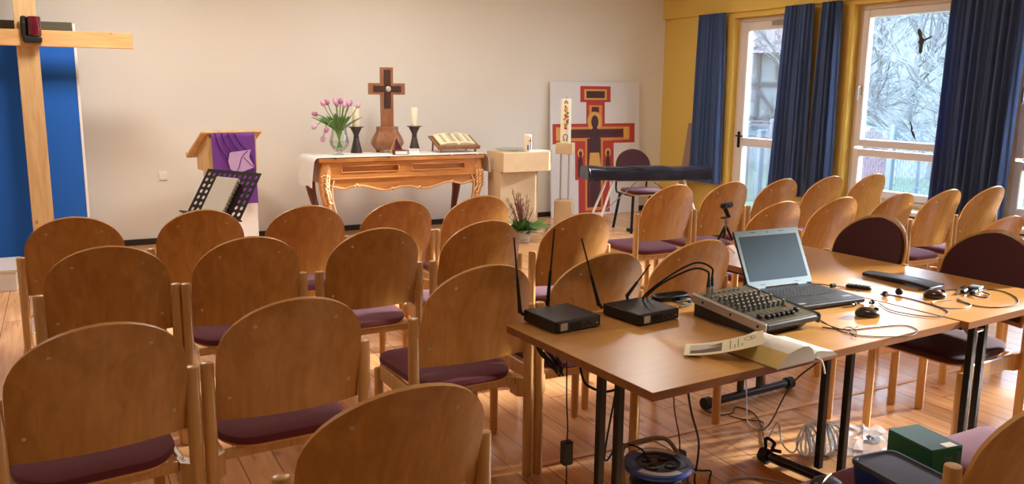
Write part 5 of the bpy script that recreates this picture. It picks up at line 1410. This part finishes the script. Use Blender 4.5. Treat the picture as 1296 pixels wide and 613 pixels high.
# playhouse (pale pink)
t = thing('garden_playhouse', 'pale pink garden shed seen through the lower window pane', 'shed', (13.6, 11.5, -.4), 0)
MB().box(-.6, .6, -.4, .4, 0, 1.0, b=.01).build('wall_panel', M['pink'], t)
m = MB(); m.prism([(-.7, 1.0), (.7, 1.0), (0, 1.35)], -.48, .48, 'y'); m.build('roof', M['roof'], t, smooth=0)
m = MB(); m.tube([(-.61, -.5, .6), (-.63, -.35, .75), (-.62, -.2, .65), (-.62, -.3, .5), (-.62, -.1, .45), (-.62, .05, .6), (-.62, .15, .5)], .02, n=6); m.build('scroll_decoration', M['timber'], t)
# half timbered house
t = thing('half_timbered_house', 'half-timbered house with pale roof on the slope beyond the glass door', 'house', (20.6, 21.2, .6), 30)
MB().box(-1.8, 1.8, -2.2, 2.2, -.6, 2.3).build('house_wall', M['housew'], t, smooth=0)
m = MB(); m.prism([(-2.2, 2.15), (2.2, 2.15), (0, 4.3)], -2.5, 2.5, 'y'); m.build('roof', M['roof'], t, smooth=0)
m = MB()
for z in (.1, 1.15, 2.15): m.box(-1.86, -1.8, -2.2, 2.2, z, z+.12); m.box(-1.8, 1.8, -2.26, -2.2, z, z+.12)
for k in range(6): m.box(-1.86, -1.8, -2.2+k*.86, -2.09+k*.86, -.6, 2.2); m.box(-1.8+k*.7, -1.69+k*.7, -2.26, -2.2, -.6, 2.2)
for k in range(4): m.add([(-1.865, -2.2+1.05*k, .2), (-1.865, -2.08+1.05*k, .2), (-1.865, -1.35+1.05*k, 1.15), (-1.865, -1.47+1.05*k, 1.15)], [(0, 1, 2, 3)])
m.build('timber_frame', M['timber'], t, smooth=0)
for y in (-1.2, .6): MB().box(-1.9, -1.82, y-.25, y+.25, 1.35, 1.95).build('house_window', M['timber'], t, smooth=0)

# bare trees and shrubs
def branch(m, p, d, L, r, lvl, rn):
    q = p+d*L; mid = p+d*L*.5+Vector((rn.uniform(-1, 1), rn.uniform(-1, 1), rn.uniform(-.3, .6)))*L*.07
    m.tube([p, mid, q], r, n=4 if lvl < 2 else 3, smooth=0, rad=(r, r*.6))
    if lvl >= 4: return
    for k in range(4 if lvl < 3 else 3):
        t_ = rn.uniform(.35, 1); s_ = p.lerp(q, t_)
        dd = (d+Vector((rn.uniform(-1, 1), rn.uniform(-1, 1), rn.uniform(-.35, .7)))*.85).normalized()
        branch(m, s_, dd, L*rn.uniform(.5, .75), r*.5, lvl+1, rn)
def ground(x, y):
    d = max(0, x-17.5); return -.35+.42*d*(1 if d < 25 else 25/d)+(.25*math.sin(.5*x+.3*y)*min(1, d/6))
spots = [(14.5, 17, 4.6, 'barkdk'), (15.5, 21.5, 4.6, 'bark'), (15.5, 8.6, 4.2, 'bark'), (17, 12.2, 4.5, 'bark'), (16, 14.5, 4.4, 'barkdk'), (18, 16.5, 5, 'bark'), (15.8, 10.4, 4, 'bark'), (19, 10, 4, 'bark'), (20, 13.5, 4.6, 'bark'), (21, 17, 4.5, 'bark'), (24, 28.5, 5, 'bark'), (23, 15, 4.5, 'bark'), (18.5, 7, 4, 'bark'), (17.5, 24, 5, 'bark'), (24.5, 24.5, 5, 'bark'), (24.5, 18, 5, 'bark'), (23, 11, 4, 'bark'), (14.2, 5.5, 3.8, 'bark'), (21.5, 12.5, 6, 'bark'), (24, 14.5, 6.5, 'bark'), (22, 9.5, 6, 'bark'), (25.5, 21, 6.5, 'bark'), (26, 12.5, 6.5, 'bark'), (25, 16.5, 6.5, 'bark'), (19.5, 14.8, 5.6, 'bark'), (17.8, 10.8, 5, 'bark')]
tn = {'barkdk': 'dark bare tree with a thick trunk', 'bark': 'pale bare tree'}
wh = ['standing closest to the glass door view', 'at the upper left behind the gate', 'nearest behind the fence in the big window', 'in the middle of the big window view', 'between door view and window view', 'farther up behind the middle', 'just left of the large bird sticker', 'in front of the slope right of the bird sticker', 'halfway up the slope', 'high on the slope left', 'beside the half-timbered house', 'high on the slope in the middle', 'at the curtain edge of the big window', 'far left behind the gate', 'in front of the distant house', 'far up on the slope', 'far right on the slope', 'nearest to the right edge window', 'tall one right of the middle slope', 'tall one behind the middle slope', 'tall one on the lower right slope', 'tall one behind the half-timbered house', 'tall one high on the right slope', 'tall one high in the centre of the slope', 'between house and big window centre', 'close behind the chain link fence centre']
for i, (x, y, h_, mt) in enumerate(spots):
    rn = random.Random(100+i); z = ground(x, y)
    t = thing('bare_tree', '%s %s' % (tn[mt], wh[i]), 'tree', (x, y, z-.1), 0, 'bare trees beyond the fence')
    tk = MB(); top = Vector((rn.uniform(-.3, .3), rn.uniform(-.3, .3), h_*.55)); tk.tube([(0, 0, 0), top*.5+Vector((.06, -.05, 0)), top], .1, n=8, rad=(.11, .05)); tk.build('trunk', M[mt], t)
    m = MB()
    for k in range(12):
        a_ = rn.uniform(0, 2*PI); s_ = top*rn.uniform(.12, 1); d = Vector((math.cos(a_)*.8, math.sin(a_)*.8, rn.uniform(.2, 1.2))).normalized()
        branch(m, s_, d, h_*rn.uniform(.26, .4), .035, 1, rn)
    m.build('branches', M[mt], t, smooth=0)
# tangled undergrowth (uncountable)
m = MB(); rn = random.Random(77)
for k in range(6000):
    x = rn.uniform(27.5, 44); y = rn.uniform(4, 52); z = ground(x, y); L = rn.uniform(.9, 2.8)
    d = Vector((rn.uniform(-1, 1), rn.uniform(-1, 1), rn.uniform(.1, 1.1))).normalized(); p = Vector((x, y, z+rn.uniform(-.1, .5)))
    m.tube([p, p+d*L*.5+Vector((0, 0, .1)), p+d*L+Vector((rn.uniform(-.2, .2), rn.uniform(-.2, .2), -.1))], .02+.0009*(x-12), n=3, smooth=0)
o = m.build('undergrowth', M['bark'], smooth=0); tag(o, 'pale tangle of bare brambles covering the slope beyond the fence', 'undergrowth', kind='stuff')

# ------------------------------------------------------------------ unseen fill lamps, added under the ceiling to brighten the room
def ceiling_lamp(x, y, label, power):
    t = thing('ceiling_lamp', label, 'ceiling lamp', (x, y, ZC), 0, 'added fill lamps')
    MB().box(-.32, .32, -.32, .32, -.06, -.0005, b=.006).build('housing', M['white'], t)
    L_ = bpy.data.lights.new('fill_light', 'AREA'); L_.shape = 'SQUARE'; L_.size = .58; L_.energy = power; L_.color = (1, .96, .91)
    o = bpy.data.objects.new('fill_light', L_); COL.objects.link(o); o.location = (x, y, ZC-.075)
CL = [(.4, 7.3, 39), (3.0, 7.3, 31), (5.4, 7.0, 15), (-1.6, 4.6, 9), (1.9, 4.2, 6), (2.4, .9, 11), (-1.2, 1.2, 2)]
for i, (x, y, p) in enumerate(CL): ceiling_lamp(x, y, 'added square white fill lamp ' + ['above the lectern', 'above the altar table', 'above the keyboard', 'at the left wall', 'above the middle chairs', 'above the front table', 'at the left above the nearest chairs'][i], p)

# ------------------------------------------------------------------ world, sun, portals
wd = bpy.data.worlds.new('sky'); scene.world = wd; wd.use_nodes = True
N = wd.node_tree.nodes; L = wd.node_tree.links; N.clear()
o = N.new('ShaderNodeOutputWorld'); bg = N.new('ShaderNodeBackground'); 
tc = N.new('ShaderNodeTexCoord'); sp_ = N.new('ShaderNodeSeparateXYZ'); rmp = N.new('ShaderNodeValToRGB')
L.new(tc.outputs['Generated'], sp_.inputs[0]); L.new(sp_.outputs['Z'], rmp.inputs[0])
rmp.color_ramp.elements[0].color = (.86, .92, 1, 1); rmp.color_ramp.elements[0].position = 0
rmp.color_ramp.elements[1].color = (.52, .72, 1, 1); rmp.color_ramp.elements[1].position = .7
L.new(rmp.outputs[0], bg.inputs[0]); bg.inputs[1].default_value = 16; L.new(bg.outputs[0], o.inputs[0])
sun = bpy.data.lights.new('sun', 'SUN'); so = bpy.data.objects.new('sun', sun); COL.objects.link(so)
sun.energy = 12; sun.angle = R(3.5); sun.color = (1, .94, .87)
sd = Vector((-1, .10, -.31)).normalized(); so.rotation_euler = Vector((0, 0, -1)).rotation_difference(sd).to_euler()
for (a_, b_, z0, z1) in ops:
    pl = bpy.data.lights.new('window_portal', 'AREA'); pl.shape = 'RECTANGLE'; pl.size = z1-z0; pl.size_y = b_-a_; pl.cycles.is_portal = True
    po = bpy.data.objects.new('window_portal', pl); COL.objects.link(po); po.location = (XW+.3, (a_+b_)/2, (z0+z1)/2)
    po.rotation_euler = Matrix(((0, 0, 1), (0, 1, 0), (-1, 0, 0))).to_euler()
scene.view_settings.view_transform = 'Standard'; scene.view_settings.look = 'None'; scene.view_settings.gamma = 1
scene.view_settings.use_curve_mapping = False; scene.view_settings.exposure = 0.5
